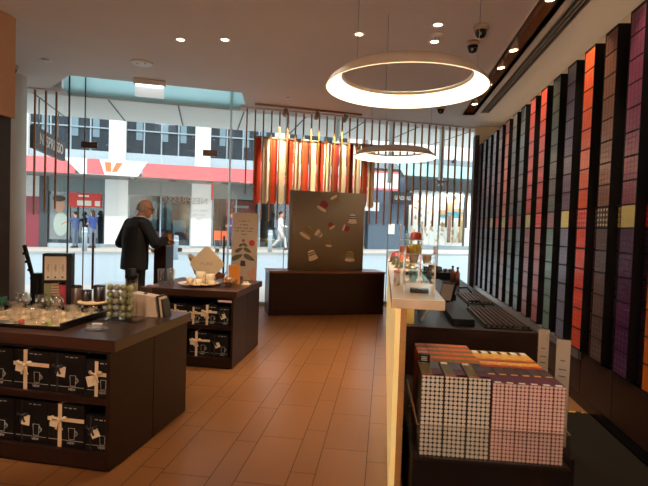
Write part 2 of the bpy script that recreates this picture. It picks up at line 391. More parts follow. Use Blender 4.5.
# striped paper curtain hanging against the glass
redp = mat('red_paper_strip', (206, 62, 30), 0.6, vary=0.1); crp = mat('cream_paper_strip', (244, 234, 212), 0.6, vary=0.05); drp = mat('dark_red_paper_strip', (130, 30, 26), 0.6)
seq = 'RCRCRCRCRCDCDCRC'
for i, ch in enumerate(seq):
    s = -4.21+0.1385*i; wd = 0.062; pts = [(s-wd, 0.1, 2.93), (s-wd, 0.1, 1.86)]
    for a in range(1, 8): q = PI+PI*a/8; pts.append((s+wd*math.cos(q), 0.1, 1.86+wd*math.sin(q)))
    pts += [(s+wd, 0.1, 1.86), (s+wd, 0.1, 2.93)]
    # gently curved across its width
    w = MB(); n = 7; z0 = 1.86; rows = 14
    for side in (0, 1):
        P = []
        for r in range(rows+1):
            for c in range(n):
                u = -1+2*c/(n-1); zb = 1.80+0.062*(1-math.sqrt(max(0, 1-u*u))); z = 2.93+(zb-2.93)*r/rows
                P.append((s+u*wd, 0.105+0.018*(u*u)+(0.003 if side else 0), z))
        fs = [(r*n+c, r*n+c+1, (r+1)*n+c+1, (r+1)*n+c) for r in range(rows) for c in range(n-1)]
        w.add(P, [f if side else f[::-1] for f in fs], 0, True)
    col = {'R': redp, 'C': crp, 'D': drp}[ch]; nm = {'R': 'orange red', 'C': 'cream', 'D': 'dark red'}[ch]
    single('paper_strip', w, col, '%s hanging paper strip with rounded end, %s along from the glass doors' % (nm, ORD[i]), 'strip', 'F', 'striped paper curtain')
w = MB(); w.box(-4.3, -2.05, 0.085, 0.15, 2.93, 2.96); single('curtain_rail', w, steel, 'thin rail the striped paper strips hang from', 'rail', 'F')
# ================================================================== ceiling fittings
glow = mat('lamp_glow', (255, 236, 205), 0.5, emit=9.0, ecol=(255, 226, 186), vary=0)
ringglow = mat('ring_diffuser', (255, 244, 226), 0.5, emit=3.3, ecol=(255, 226, 184), vary=0)
def downlight(x, y, label, power=40, tgt=None, angle=85, lit=True, z=ZC, r=0.045):
    t = thing('downlight', label, 'downlight', (x, y, z), 'W', 'ceiling downlights')
    w = MB(); w.lathe([(r, 0.0), (r+0.018, -0.004), (r+0.018, -0.007), (r-0.002, -0.006), (r-0.008, 0.0)], (x, y, z), 20, 0, True, True); part(t, 'trim_ring', w, white)
    w = MB(); w.lathe([(1e-4, -0.0035), (r-0.006, -0.0035), (r-0.006, -0.001), (1e-4, -0.001)], (x, y, z), 20); part(t, 'lamp', w, glow if lit else steel)
    if lit and power: spot('downlight_beam', (x, y, z-0.02), tgt or (x, y, 0), power, angle)
downlight(-2.253, 5.041, 'lit downlight in the ceiling above the nearer counters, nearest the tan wall', 70)
downlight(-1.765, 5.06, 'lit downlight in the ceiling next to the pair partner, farther from the tan wall', 70)
downlight(0.428, 4.774, 'lit downlight just above the big ring pendant, nearer of the two by the sensor', 90)
downlight(0.438, 5.198, 'lit downlight just above the big ring pendant, farther of the two by the sensor', 80)
downlight(-0.333, 4.971, 'lit downlight between the big ring pendant and the ceiling speaker', 230, None, 58)
downlight(-1.549, 7.376, 'small dim downlight in the ceiling just before the track spotlights', 0, lit=False)
downlight(-4.256, 5.627, 'unlit small downlight in the ceiling near the white column', 0, lit=False)
for i, (x, y, p) in enumerate([(-0.9, 3.5, 70), (-2.2, -1.2, 140), (-0.6, -2.0, 220), (1.0, -1.6, 160)]):
    spot('ceiling_lamp_beam', (x, y, ZC-0.02), (x, y, 0), p, 80)  # unseen ceiling lamps added for ambient light
for (a, b, p, an) in (((-2.3, 2.2, 3.36), (-2.28, 2.95, .77), 190, 30), ((-1.6, 0.2, 3.36), (-1.85, 2.55, .40), 150, 38), ((0.2, 0.0, 3.36), (0.5, 2.2, .60), 110, 32), ((-1.0, 2.4, 3.36), (-1.72, 4.6, .40), 90, 26), ((-1.9, 3.6, 3.36), (-1.9, 5.0, .78), 70, 34)):
    spot('display_spot', a, b, p, an, (1, .87, .70), 0.7)  # out-of-view spots added to brighten the displays
for x in (-2.6, -1.2, 0.2, 1.4): spot('wall_washer', (x, -2.2, 3.3), (x, -3.2, 1.6), 330, 120, (1, .88, .74))  # unseen spots added on the rear wall as soft fill
# lamps lying in the long slot, aimed at the racks
for i, y in enumerate((7.78, 6.774, 6.076, 5.498, 4.32, 3.3, 2.2)):
    x = 1.30; z = ZC+0.035
    t = thing('slot_spotlight', 'round spotlight in the long ceiling slot beside the racks, %s from the shop front' % ORD[i], 'spotlight', (x, y, z), 'W', 'spotlights in the ceiling slot')
    R = Euler((0, math.radians(-6), 0)).to_matrix()
    w = MB(); w.lathe([(0.045, 0.1), (0.05, 0.0), (0.05, -0.03), (0.042, -0.03)], (x, y, z), 18, R=R); part(t, 'housing', w, white)
    w = MB(); w.lathe([(1e-4, -0.031), (0.041, -0.031)], (x, y, z), 18, R=R); part(t, 'lens', w, glow)
    spot('slot_beam', (x+0.03, y, ZC-0.01), (1.66, y-0.1, 1.8), 46, 75)
# added light strip, unseen atop the racks, to brighten the wall and ceiling
t = thing('cove_light', 'light strip lying along the tops of the capsule racks', 'light strip', (1.9, 6.0, 3.012))
w = MB(); w.box(1.84, 1.90, 3.0, 9.15, 3.012, 3.03); part(t, 'channel', w, white)
w = MB(); w.box(1.845, 1.895, 3.0, 9.15, 3.03, 3.034); part(t, 'diffuser', w, mat('cove_glow', (255, 226, 184), 0.5, emit=2.8, ecol=(255, 218, 170), vary=0))
# linear diffuser of three black slots
t = thing('air_grille', 'long narrow ceiling air grille with black slots beside the light slot', 'air grille', (1.56, 4.0, ZC))
w = MB(); w.box(1.49, 1.63, -3.2, 8.34, ZC+0.03, ZC+0.05); part(t, 'duct', w, black)
for x in (1.49, 1.5367, 1.5733, 1.62):
    w = MB(); w.box(x, x+0.010, -3.2, 8.34, ZC-0.004, ZC+0.03); part(t, 'blade', w, mat('grille_blade', (150, 140, 130), 0.6))
# sensor, speaker, camera domes
t = thing('smoke_detector', 'small round white detector between the two lit downlights over the ring', 'smoke detector', (0.443, 5.0, ZC))
w = MB(); w.lathe([(0.06, 0), (0.058, -0.02), (0.035, -0.035), (1e-4, -0.036)], (0.443, 5.002, ZC), 20); part(t, 'cover', w, white)
w = MB(); w.lathe([(0.03, -0.036), (0.025, -0.05), (1e-4, -0.051)], (0.443, 5.002, ZC), 16); part(t, 'chamber', w, steel)
t = thing('ceiling_speaker', 'flat round white plate in the ceiling above the exit light', 'speaker', (-3.063, 5.75, ZC))
w = MB(); w.lathe([(0.13, 0), (0.13, -0.012), (0.12, -0.018), (1e-4, -0.018)], (-3.063, 5.75, ZC), 28); part(t, 'cover', w, white)
for dx in (-0.05, 0.05):
    w = MB(); w.lathe([(0.012, -0.018), (0.01, -0.024), (1e-4, -0.024)], (-3.063+dx, 5.73, ZC), 10); part(t, 'screw', w, steel)
for x, y, r, lab in ((0.835, 4.826, 0.062, 'black security camera dome nearest the viewer above the ring pendant'), (0.831, 5.227, 0.06, 'black security camera dome just behind the nearest one'),
                     (0.808, 7.91, 0.06, 'black security camera dome near the slats by the light slot end'), (-4.88, 5.80, 0.07, 'black security camera dome beside the white column')):
    t = thing('camera_dome', lab, 'security camera', (x, y, ZC), 'W', 'security camera domes')
    w = MB(); w.lathe([(r+0.012, 0), (r+0.012, -0.02), (r, -0.045), (r*0.95, -0.045)], (x, y, ZC), 22); part(t, 'mount', w, mat('camera_grey', (170, 150, 135), 0.5))
    w = MB(); w.lathe([(r*0.9, -0.045), (r*0.85, -0.075), (r*0.6, -0.105), (1e-4, -0.118)], (x, y, ZC), 22); dm = part(t, 'dome', w, mat('black_dome', (12, 12, 14), 0.1))
    w = MB(); w.cyl((x-0.01, y-r*0.62, ZC-0.088), (x-0.012, y-r*0.84, ZC-0.092), 0.014, 0.012); part(dm, 'lens', w, mat('lens_glint', (120, 120, 125), 0.15))
# illuminated exit light at the edge of the raised bay
t = thing('exit_light', 'white illuminated blade light hanging from the ceiling over the doors', 'exit light', (-3.32, 6.46, ZC), 'W', None, math.radians(21))
bx = BASE[t.name]
w = MB(); w.box(bx.x-0.21, bx.x+0.21, bx.y-0.045, bx.y+0.045, ZC-0.075, ZC); part(t, 'housing', w, mat('exit_housing', (205, 200, 195), 0.5), 0.006)
w = MB(); w.box(bx.x-0.19, bx.x+0.19, bx.y-0.008, bx.y+0.008, ZC-0.24, ZC-0.075); part(t, 'blade', w, mat('exit_blade', (220, 228, 230), 0.3, emit=0.5, ecol=(225, 238, 242)))
w = MB(); w.box(bx.x-0.18, bx.x+0.18, bx.y-0.03, bx.y+0.03, ZC-0.095, ZC-0.075); part(t, 'tube', w, mat('exit_tube', (250, 250, 250), 0.3, emit=3.0, ecol=(240, 248, 255)))
# track with three spot heads over the striped curtain
t = thing('track_light', 'short ceiling track with three spot heads before the striped curtain', 'track light', (-1.315, 8.08, ZC), 'W', None, math.radians(23.4))
b0 = BASE[t.name]
w = MB(); w.box(b0.x-0.92, b0.x+0.92, b0.y-0.02, b0.y+0.02, ZC-0.03, ZC); part(t, 'rail', w, mat('track_bronze', (150, 112, 84), 0.5))
ca_, sa_ = math.cos(math.radians(23.4)), math.sin(math.radians(23.4))
for dx in (-0.42, 0.12, 0.62):
    w = MB(); w.box(b0.x+dx-0.015, b0.x+dx+0.015, b0.y-0.015, b0.y+0.015, ZC-0.09, ZC-0.03); w.cyl((b0.x+dx, b0.y-0.06, ZC-0.075), (b0.x+dx, b0.y+0.05, ZC-0.135), 0.036, 0.04); part(t, 'spot_head', w, mat('spot_grey', (140, 120, 105), 0.5))
    L = Vector((b0.x+dx*ca_-0.07*sa_, b0.y+dx*sa_+0.07*ca_, ZC-0.16))
    q = L-P0; s_ = q.dot(TV); spot('track_beam', L, F(s_+0.05, 0.05, 2.75), 100, 66, (1, .80, .46), 0.5)

# ------------------------------------------------------------------ ring pendants
def ring(cx, cy, label):
    z1, z2 = 2.575, 2.685; R1, R2 = 0.652, 0.525
    t = thing('ring_pendant', label, 'pendant light', (cx, cy, z1), 'W', 'ring pendants')
    c = (cx, cy, 0)
    w = MB(); w.lathe([(R1, z1), (R1-0.004, z1+0.008), (0.615, z1+0.055), (R2+0.01, z2+0.005), (R2-0.012, z2+0.012), (R2-0.012, z2-0.012), (R2, z2-0.014), (R1-0.014, z1+0.002)], c, 96, 0, True, True)
    part(t, 'shade', w, mat('ring_shade', (226, 216, 204), 0.55, vary=0.02))
    w = MB(); w.lathe([(R1-0.012, z1+0.0), (R2+0.002, z2-0.018)], c, 96)
    w.f = [f for f in w.f if len(f) == 4]; w.m = w.m[:len(w.f)]; w.sm = w.sm[:len(w.f)]
    part(t, 'diffuser', w, ringglow)
    for i in range(3):
        a = PI/2+2*PI*i/3+0.3; p = (cx+0.55*math.cos(a), cy+0.55*math.sin(a), z2+0.004)
        w = MB(); w.cyl(p, (cx+0.55*math.cos(a), cy+0.55*math.sin(a), ZC), 0.0022, seg=6); part(t, 'suspension_wire', w, steel)
ring(0.125, 4.0, 'big lit ring pendant nearest the viewer, hanging over the aisle')
ring(0.112, 7.85, 'lit ring pendant farther away, hanging before the slats')

# ================================================================== rack wall
XF = 1.65; PITCH = 0.392; W_ = 0.20; Z0, Z1, Z2, Z3 = 0.48, 1.505, 1.668, 3.0
levels = [Z0+(Z1-Z0)/6*i for i in range(7)]+[Z2+(Z3-Z2)/8*i for i in range(9)]
rackm = mat('rack_black', (16, 13, 13), 0.55, spec=0.25)
pal = {-1: ((60,50,50), (205,108,34), 'dot'), 0: ((118,52,80), (80,38,80), 'cream'), 1: ((126,80,56), (92,70,62), 'dot'), 2: ((222,88,34), (204,68,38), 'red'),
       3: ((92,76,98), (112,110,132), 'cream'), 4: ((86,90,72), (104,124,112), 'rose'), 5: ((206,78,52), (166,92,86), 'red'), 6: ((196,80,64), (156,94,92), 'cream'),
       7: ((98,104,100), (104,124,128), 'rose'), 8: ((92,90,78), (118,126,112), 'red'), 9: ((204,106,60), (178,100,72), 'cream'), 10: ((116,84,82), (130,116,120), 'red'),
       11: ((88,80,92), (124,116,126), 'cream'), 12: ((84,82,90), (118,114,122), 'rose'), 13: ((88,84,90), (112,110,118), 'rose'), 14: ((78,76,84), (108,106,114), 'rose')}
capc = {'cream': (206, 192, 118), 'red': (206, 56, 50), 'rose': (140, 96, 92), 'dot': (52, 42, 40)}
names = {-1: 'amber', 0: 'purple', 1: 'brown', 2: 'orange', 3: 'mauve grey', 4: 'olive grey', 5: 'orange red', 6: 'coral', 7: 'slate grey', 8: 'dark olive', 9: 'burnt orange', 10: 'maroon grey', 11: 'dark plum', 12: 'charcoal', 13: 'dark grey', 14: 'farthest dark'}
def carton(c): return mat('carton_%d_%d_%d' % c, c, 0.28, vary=0.12, scale=20)
def sleeve_pts(mb, y0, y1, z0, z1, m=0, x=XF+0.0015):
    i = 0.0022; d = 0.0022
    p = [(x+0.36,y0,z0),(x+0.36,y1,z0),(x+0.36,y1,z1),(x+0.36,y0,z1),(x+d,y0,z0),(x+d,y1,z0),(x+d,y1,z1),(x+d,y0,z1),(x,y0+i,z0+i),(x,y1-i,z0+i),(x,y1-i,z1-i),(x,y0+i,z1-i)]
    mb.add(p, [(0,1,2,3),(4,5,1,0),(5,6,2,1),(6,7,3,2),(7,4,0,3),(8,9,5,4),(9,10,6,5),(10,11,7,6),(11,8,4,7),(11,10,9,8)], m)
ROW = ['bottom', 'second', 'third', 'top']; COLN = ['nearest', 'second', 'third', 'farthest']
rack0 = None; stuff = MB(); smats = []; smi = {}
def midx(m):
    if m.name not in smi: smi[m.name] = len(smats); smats.append(m)
    return smi[m.name]
sleeve_mesh = {}
count = 0
for k in range(-1, 15):
    yf = 3.672+PITCH*k; yn = yf-W_
    lab = 'tall black capsule rack filled with %s sleeves, %s from the near end' % (names[k], ORD[k+1])
    if rack0 is None:
        t = thing('capsule_rack', lab, 'rack', (XF, yn, Z0), 'W', 'capsule racks on the wall'); rack0 = t
        for ya, yb in ((yn-0.004, yn+0.002), (yf-0.002, yf+0.004)):
            w = MB(); w.box(XF-0.001, 2.045, ya, yb, Z0-0.008, Z3+0.012); part(t, 'side_panel', w, rackm)
        w = MB(); w.box(XF-0.001, 2.045, yn, yf, Z3+0.004, Z3+0.012); part(t, 'top_panel', w, rackm)
        w = MB(); w.box(2.03, 2.045, yn, yf, Z0, Z3); part(t, 'back_panel', w, rackm)
        sh = None
        for z in levels:
            if sh is None:
                w = MB(); w.box(XF-0.0005, 2.03, yn+0.002, yf-0.002, z-0.003, z+0.003); sh = part(t, 'shelf', w, rackm)
            else:
                o = sh.copy(); C.objects.link(o); o.parent = t; o.location = (0, 0, z-levels[0]); BASE[o.name] = BASE[sh.name]
        # recessed narrow bay beside the rack: stops at the capsule row
        w = MB(); w.box(XF+0.055, 2.045, yn-0.19, yn-0.006, Z0-0.008, Z0); w.box(XF+0.055, 2.045, yn-0.19, yn-0.006, Z2, Z2+0.008); w.box(1.98, 2.045, yn-0.19, yn-0.006, Z0, Z3); part(t, 'recessed_bay', w, rackm)
    else:
        t = copy_tree(rack0); t.location = (XF, yn, Z0); t['label'] = lab
    c_hi, c_lo, cp = pal[k]
    cells = [(levels[i]+0.004, levels[i+1]-0.006, 'lo' if i < 6 else 'cap' if i == 6 else 'hi', i) for i in range(15)]
    for (za, zb, kind, ci) in cells:
        col = {'lo': c_lo, 'hi': c_hi, 'cap': capc[cp]}[kind]; m_ = carton(col)
        for r in range(4):
            for c in range(4):
                sw = (W_-0.008)/4; hh = (zb-za)/4; y0 = yn+0.004+c*sw; z0 = za+r*hh
                one = (k == 0) or (k == 1 and ci < 4)
                if one and count < 300:
                    key = (kind if kind == 'cap' else 'n', round(hh, 4), k, kind)
                    if key not in sleeve_mesh:
                        mb = MB(); sleeve_pts(mb, 0, sw-0.0005, 0, hh-0.0005, 0, 0); me = mb.mesh('coffee_sleeve'); me.materials.append(m_); sleeve_mesh[key] = me
                    o = bpy.data.objects.new('coffee_sleeve', sleeve_mesh[key]); C.objects.link(o); o.location = (XF+0.0015, y0, z0)
                    cn = {'cap': 'cream coffee sleeve', 'lo': 'dark purple coffee sleeve' if k == 0 else 'dark brown coffee sleeve', 'hi': 'plum coffee sleeve'}[kind]
                    tag(o, '%s in %s shelf from floor of %s rack, %s row, %s column' % (cn, ORD[ci], names[k], ROW[r], COLN[c]), 'coffee sleeve', 'coffee sleeves in the near racks'); count += 1
                else:
                    if kind == 'cap' and cp in ('dot', 'red'):
                        yc, zc = y0+sw/2, z0+hh/2; stuff.prism([(XF+0.0018, yc+0.014*math.cos(PI*q/4), zc+0.0115*math.sin(PI*q/4)) for q in range(8)], (-0.002, 0, 0), midx(carton((214, 196, 162) if cp == 'dot' else (226, 128, 112))))
                    sleeve_pts(stuff, y0, y0+sw-0.0005, z0, z0+hh-0.0005, midx(m_))
    # sleeves in the recessed bay
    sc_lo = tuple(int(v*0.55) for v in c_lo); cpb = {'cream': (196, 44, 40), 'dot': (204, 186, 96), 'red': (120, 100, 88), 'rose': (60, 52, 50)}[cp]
    for ci in range(7):
        za, zb = levels[ci]+0.004, levels[ci+1]-0.006
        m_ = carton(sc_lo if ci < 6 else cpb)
        for r in range(4):
            for c in range(4):
                sw = 0.17/4; hh = (zb-za)/4; y0 = yn-0.182+c*sw; z0 = za+r*hh
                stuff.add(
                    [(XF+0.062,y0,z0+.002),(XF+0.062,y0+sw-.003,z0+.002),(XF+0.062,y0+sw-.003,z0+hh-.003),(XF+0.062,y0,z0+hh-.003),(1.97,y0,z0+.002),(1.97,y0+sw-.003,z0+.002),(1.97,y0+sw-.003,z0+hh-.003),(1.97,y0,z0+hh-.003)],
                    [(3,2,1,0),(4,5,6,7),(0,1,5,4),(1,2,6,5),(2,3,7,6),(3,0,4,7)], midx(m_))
single('coffee_sleeves', stuff, smats, 'coffee sleeves of many colours filling the rest of the tall wall racks', 'coffee sleeves', 'W', None, 0, 'stuff')

# base cabinets under the racks
basem = mat('base_cabinet_brown', (56, 36, 27), 0.35, vary=0.2, scale=4, stretch=(2, 14, 2), spec=0.3)
ys = [2.0, 3.15, 4.30, 5.45, 6.6, 7.75, 8.9]
ORDN = ['nearest', 'second nearest', 'third nearest', 'fourth nearest', 'fifth nearest', 'sixth nearest', 'farthest']
for i, y0 in enumerate(ys):
    y1 = min(y0+1.15, 9.2)
    t = thing('base_cabinet', 'low brown cabinet under the capsule racks, %s to the viewer' % ORDN[i], 'cabinet', (1.85, y0, 0), 'W', 'cabinets under the racks')
    w = MB(); w.box(1.70, 2.05, y0, y1, 0.0, 0.468)
    part(t, 'body', w, dark)
    top = 0.395 if i >= 2 else 0.468
    for a, b in ((y0+0.003, (y0+y1)/2-0.003), ((y0+y1)/2+0.003, y1-0.003)):
        w = MB(); w.box(1.68, 1.70, a, b, 0.10, top-0.006); part(t, 'door', w, basem, 0.002)
    w = MB(); w.box(1.675 if i < 2 else 1.655, 1.70, y0+0.002, y1-0.002, top, 0.468); part(t, 'top_rail', w, basem if i < 2 else mat('grey_rail', (128, 122, 118), 0.3, metal=0.3), 0.002)
    w = MB(); w.box(1.69, 1.70, y0, y1, 0.0, 0.09); part(t, 'plinth', w, blackg)
# ================================================================== service counter
CZ = 0.75
t = thing('counter_front', 'golden lit counter front with a high pale ledge along the aisle', 'counter', (0.18, 5.0, 0))
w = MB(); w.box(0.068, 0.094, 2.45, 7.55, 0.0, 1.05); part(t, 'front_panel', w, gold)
w = MB(); w.box(0.094, 0.125, 2.45, 7.55, 0.0, 1.05); part(t, 'inner_panel', w, mat('counter_brown', (176, 126, 72), 0.45, vary=0.2, stretch=(2, 2, 10)))
w = MB(); w.box(0.045, 0.31, 2.44, 7.6, 1.05, 1.1); part(t, 'ledge', w, mat('ledge_stone', (214, 194, 168), 0.25, vary=0.04), 0.004)
cf = t; t = thing('service_counter', 'long dark staff counter with a black worktop behind the golden front', 'counter', (0.65, 5.5, 0))
w = MB(); w.box(0.126, 1.10, 3.56, 7.6, 0.70, CZ); part(t, 'worktop', w, mat('worktop_dark', (22, 18, 17), 0.45, spec=0.2), 0.003)
w = MB(); w.box(0.125, 1.10, 3.50, 3.56, 0.02, CZ+0.005); part(t, 'end_panel', w, mat('counter_end', (44, 25, 19), 0.5, spec=0.2, vary=0.2, stretch=(2, 2, 14)), 0.003)
w = MB(); w.box(1.06, 1.09, 3.58, 7.6, 0.05, 0.70); part(t, 'back_panel', w, wood)
w = MB(); w.box(0.125, 0.36, 2.9, 3.5, 0.0, 0.40); part(t, 'low_drawer_unit', w, dark)
for z in (0.12, 0.26, 0.40):
    w = MB(); w.box(0.125, 0.34, 2.89, 2.9, z-0.008, z); part(t, 'drawer_line', w, steel)
w = MB(); w.box(0.14, 0.16, 3.58, 7.5, CZ, 0.98); part(cf, 'upstand', w, brz)
w = MB(); w.cyl((0.2, 3.15, 1.05), (0.2, 3.15, 1.035), 0.03); part(cf, 'under_lamp', w, glow)
w = MB(); w.box(0.05, 0.064, 2.5, 7.5, 1.044, 1.05); part(cf, 'light_strip', w, mat('strip_glow', (255, 222, 160), 0.5, emit=14, ecol=(255, 214, 140), vary=0))
w = MB(); w.box(0.13, 0.235, 3.60, 3.62, CZ+0.001, 1.045); part(cf, 'brass_end', w, mat('brass', (206, 170, 96), 0.3, metal=0.6))
spot('under_ledge_lamp', (0.19, 3.5, 1.03), (0.185, 3.6, 0.75), 5, 100, (1, .82, .5))
w = MB(); w.obox((0.32, 3.85, 0.83), (0.02, 0.5, 0.12), (0, 0.5, 0)); single('metal_tray', w, steel, 'angled steel tray under the pale counter ledge', 'tray')

# staff terminals on the worktop
def terminal(x, y, y0, label):
    t = thing('sales_terminal', label, 'terminal', (x, y, CZ), 'W', 'sales terminals on the counter')
    w = MB(); w.box(x-0.07, x+0.09, y0, y-0.02, CZ, CZ+0.055); part(t, 'cash_drawer', w, black, 0.004)
    w = MB(); w.box(x-0.05, x+0.05, y-0.02, y+0.14, CZ, CZ+0.02); part(t, 'base', w, blackg, 0.004)
    w = MB(); w.cyl((x, y+0.05, CZ+0.02), (x, y+0.05, CZ+0.14), 0.022); part(t, 'stand', w, black)
    w = MB(); w.obox((x, y+0.035, CZ+0.145), (0.13, 0.03, 0.17), (math.radians(-22), 0, math.radians(-35))); part(t, 'screen_body', w, black, 0.005)
    w = MB(); w.obox((x-0.010, y+0.0185, CZ+0.1385), (0.115, 0.008, 0.15), (math.radians(-22), 0, math.radians(-35))); part(t, 'back_cover', w, mat('terminal_grey', (104, 86, 76), 0.5), 0.003)
terminal(0.585, 4.45, 3.62, 'black sales terminal on the worktop, nearer of the two')
terminal(0.64, 6.50, 4.95, 'black sales terminal on the worktop, farther of the two')
def slat_tray(x0, x1, y0, y1, n, label):
    t = thing('drying_tray', label, 'tray', ((x0+x1)/2, (y0+y1)/2, CZ), 'W', 'slatted trays on the worktop')
    w = MB(); w.box(x0, x1, y0, y1, CZ, CZ+0.008); part(t, 'base', w, black)
    for i in range(n):
        x = x0+(x1-x0)*(i+0.5)/n; w = MB(); w.box(x-0.008, x+0.008, y0+0.02, y1-0.02, CZ+0.008, CZ+0.026); part(t, 'slat', w, mat('tray_slat', (70, 54, 48), 0.45, spec=0.3))
    w = MB(); w.tube([(x0+0.02, y1-0.02, CZ+0.02), (x0+0.03, y1+0.01, CZ+0.07), (x0+0.12, y1+0.02, CZ+0.075), (x0+0.16, y1-0.02, CZ+0.03)], 0.008); part(t, 'handle', w, black)
slat_tray(0.74, 1.07, 3.60, 4.45, 9, 'slatted dark tray with a black loop handle on the near worktop end')
slat_tray(0.80, 1.06, 4.75, 5.45, 7, 'slatted dark tray on the worktop behind the near tray')
t = thing('coffee_machine', 'low black machine with cups at the far end of the counter', 'coffee machine', (0.72, 7.2, CZ))
w = MB(); w.box(0.55, 1.05, 6.95, 7.45, CZ, CZ+0.10); part(t, 'body', w, black, 0.005)
w = MB(); w.box(0.58, 0.84, 7.15, 7.42, CZ+0.10, CZ+0.16); part(t, 'head', w, blackg, 0.005)
for i, (x, y) in enumerate(((0.62, 7.05), (0.70, 7.03), (0.78, 7.06), (0.88, 7.1), (0.95, 7.08))):
    w = MB(); w.lathe([(0.025, CZ+0.10), (0.034, CZ+0.145), (0.03, CZ+0.145), (0.02, CZ+0.106)], (x, y, 0), 14)
    single('small_cup', w, mat('grey_cup', (128, 112, 104), 0.4), 'small grey cup on the low black machine, %s along the row' % ORD[i], 'cup', 'W', 'cups on the black machine')
for i, (x, y) in enumerate(((0.90, 6.50), (0.935, 6.30))):
    t = thing('syrup_bottle', 'tall thin brown bottle by the far terminal, %s of the pair' % ('farther', 'nearer')[i], 'bottle', (x, y, CZ), 'W', 'brown bottles on the worktop')
    w = MB(); w.lathe([(0.028, CZ), (0.03, CZ+0.15), (0.014, CZ+0.19), (0.013, CZ+0.215)], (x, y, 0), 14); part(t, 'body', w, mat('brown_bottle', (122, 66, 46), 0.3))
    w = MB(); w.lathe([(0.015, CZ+0.215), (0.015, CZ+0.235)], (x, y, 0), 12); part(t, 'cap', w, black)

# clear display stands on the ledge
LZ = 1.1
def ledge_stand(y, label, rows):
    t = thing('acrylic_stand', label, 'display stand', (0.2, y, LZ), 'W', 'clear stands on the ledge')
    w = MB(); w.box(0.15, 0.25, y-0.03, y+0.03, LZ, LZ+0.022); part(t, 'foot', w, blackg)
    for x in (0.115, 0.275):
        w = MB(); w.box(x-0.004, x+0.004, y-0.07, y+0.07, LZ, LZ+0.02+0.12*rows); sp_ = part(t, 'side_pane', w, acryl)
        w = MB(); w.box(x-0.004, x+0.004, y-0.0715, y-0.07, LZ, LZ+0.02+0.12*rows); part(sp_, 'polished_edge', w, mat('pale_edge', (226, 222, 216), 0.3))
    for r in range(rows):
        w = MB(); w.box(0.119, 0.271, y-0.07, y+0.07, LZ+0.055+0.105*r, LZ+0.060+0.105*r); sp_ = part(t, 'shelf', w, acryl)
        w = MB(); w.box(0.119, 0.271, y-0.0715, y-0.07, LZ+0.055+0.105*r, LZ+0.060+0.105*r); part(sp_, 'polished_edge', w, MATS['pale_edge'])
ledge_stand(2.72, 'clear stand with a black foot at the near end of the ledge', 2)
ledge_stand(3.75, 'tall clear stand with cups and ornaments on the ledge', 3)
w = MB(); w.box(0.20, 0.206, 3.6, 3.9, LZ, LZ+0.28); single('acrylic_screen', w, acryl, 'clear upright sheet on the ledge beside the tall stand', 'screen')
orn = mat('amber_dome', (196, 96, 36), 0.25); grn = mat('olive_dome', (104, 104, 56), 0.3); redd = mat('red_dome', (176, 52, 40), 0.3)
def ornament(x, y, z, r, m, label):
    t = thing('capsule_dome', label, 'ornament', (x, y, z), 'W', 'ornaments on the ledge')
    w = MB(); w.lathe([(r, z), (r*1.02, z+r*0.12), (r*0.95, z+r*0.2), (r*0.72, z+r*0.95), (r*0.45, z+r*1.15), (1e-4, z+r*1.18)], (x, y, 0), 18); part(t, 'dome', w, m)
    w = MB(); w.lathe([(r*1.12, z), (r*1.12, z+r*0.1), (r*0.9, z+r*0.14)], (x, y, 0), 18); part(t, 'rim', w, steel)
ornament(0.155, 3.72, LZ+0.166, 0.048, orn, 'amber dome ornament on the middle shelf of the tall clear stand')
ornament(0.235, 3.73, LZ+0.271, 0.05, redd, 'red dome ornament on the top shelf of the tall clear stand')
ornament(0.15, 4.35, LZ, 0.055, grn, 'olive dome ornament standing on the ledge behind the tall stand')
ornament(0.12, 5.1, LZ+0.0, 0.06, mat('spotted_dome', (90, 60, 40), 0.3), 'dark brown dome ornament far along the ledge')
ornament(0.19, 5.15, LZ+0.0, 0.062, orn, 'amber dome ornament far along the ledge beside the dark one')
ornament(0.14, 5.6, LZ, 0.07, redd, 'red dome ornament farthest along the ledge')
def glass_cup(x, y, z, r, h, m, label, grp, name='glass_cup', cat='cup'):
    w = MB(); w.lathe([(r*0.7, z), (r*0.95, z+h*0.4), (r, z+h), (r*0.92, z+h), (r*0.86, z+h*0.42), (r*0.6, z+h*0.1), (1e-4, z+h*0.1)], (x, y, 0), 18)
    return single(name, w, m, label, cat, 'W', grp)
yel = mat('yellow_glass', (206, 190, 84), 0.2)
glass_cup(0.215, 3.70, LZ+0.166, 0.034, 0.07, yel, 'yellow cup on the tall clear stand, nearer the golden front', 'cups on the clear stands')
glass_cup(0.25, 3.70, LZ+0.166, 0.03, 0.07, yel, 'yellow cup on the tall clear stand, nearer the terminals', 'cups on the clear stands')
glass_cup(0.165, 2.72, LZ+0.166, 0.026, 0.045, mat('smoke_cup', (190, 172, 152), 0.2), 'smoky cup on the near clear stand, nearer the golden front', 'cups on the clear stands')
glass_cup(0.235, 2.72, LZ+0.166, 0.026, 0.045, MATS['smoke_cup'], 'smoky cup on the near clear stand, nearer the terminals', 'cups on the clear stands')
glass_cup(0.165, 2.72, LZ+0.061, 0.026, 0.06, glass('teal_cup', (.72, .90, .92), ior=1.9), 'pale teal cup on the lower shelf of the near clear stand', 'cups on the clear stands')
glass_cup(0.235, 2.72, LZ+0.061, 0.026, 0.06, MATS['teal_cup'], 'pale teal glass on the lower shelf beside the other teal cup', 'cups on the clear stands')
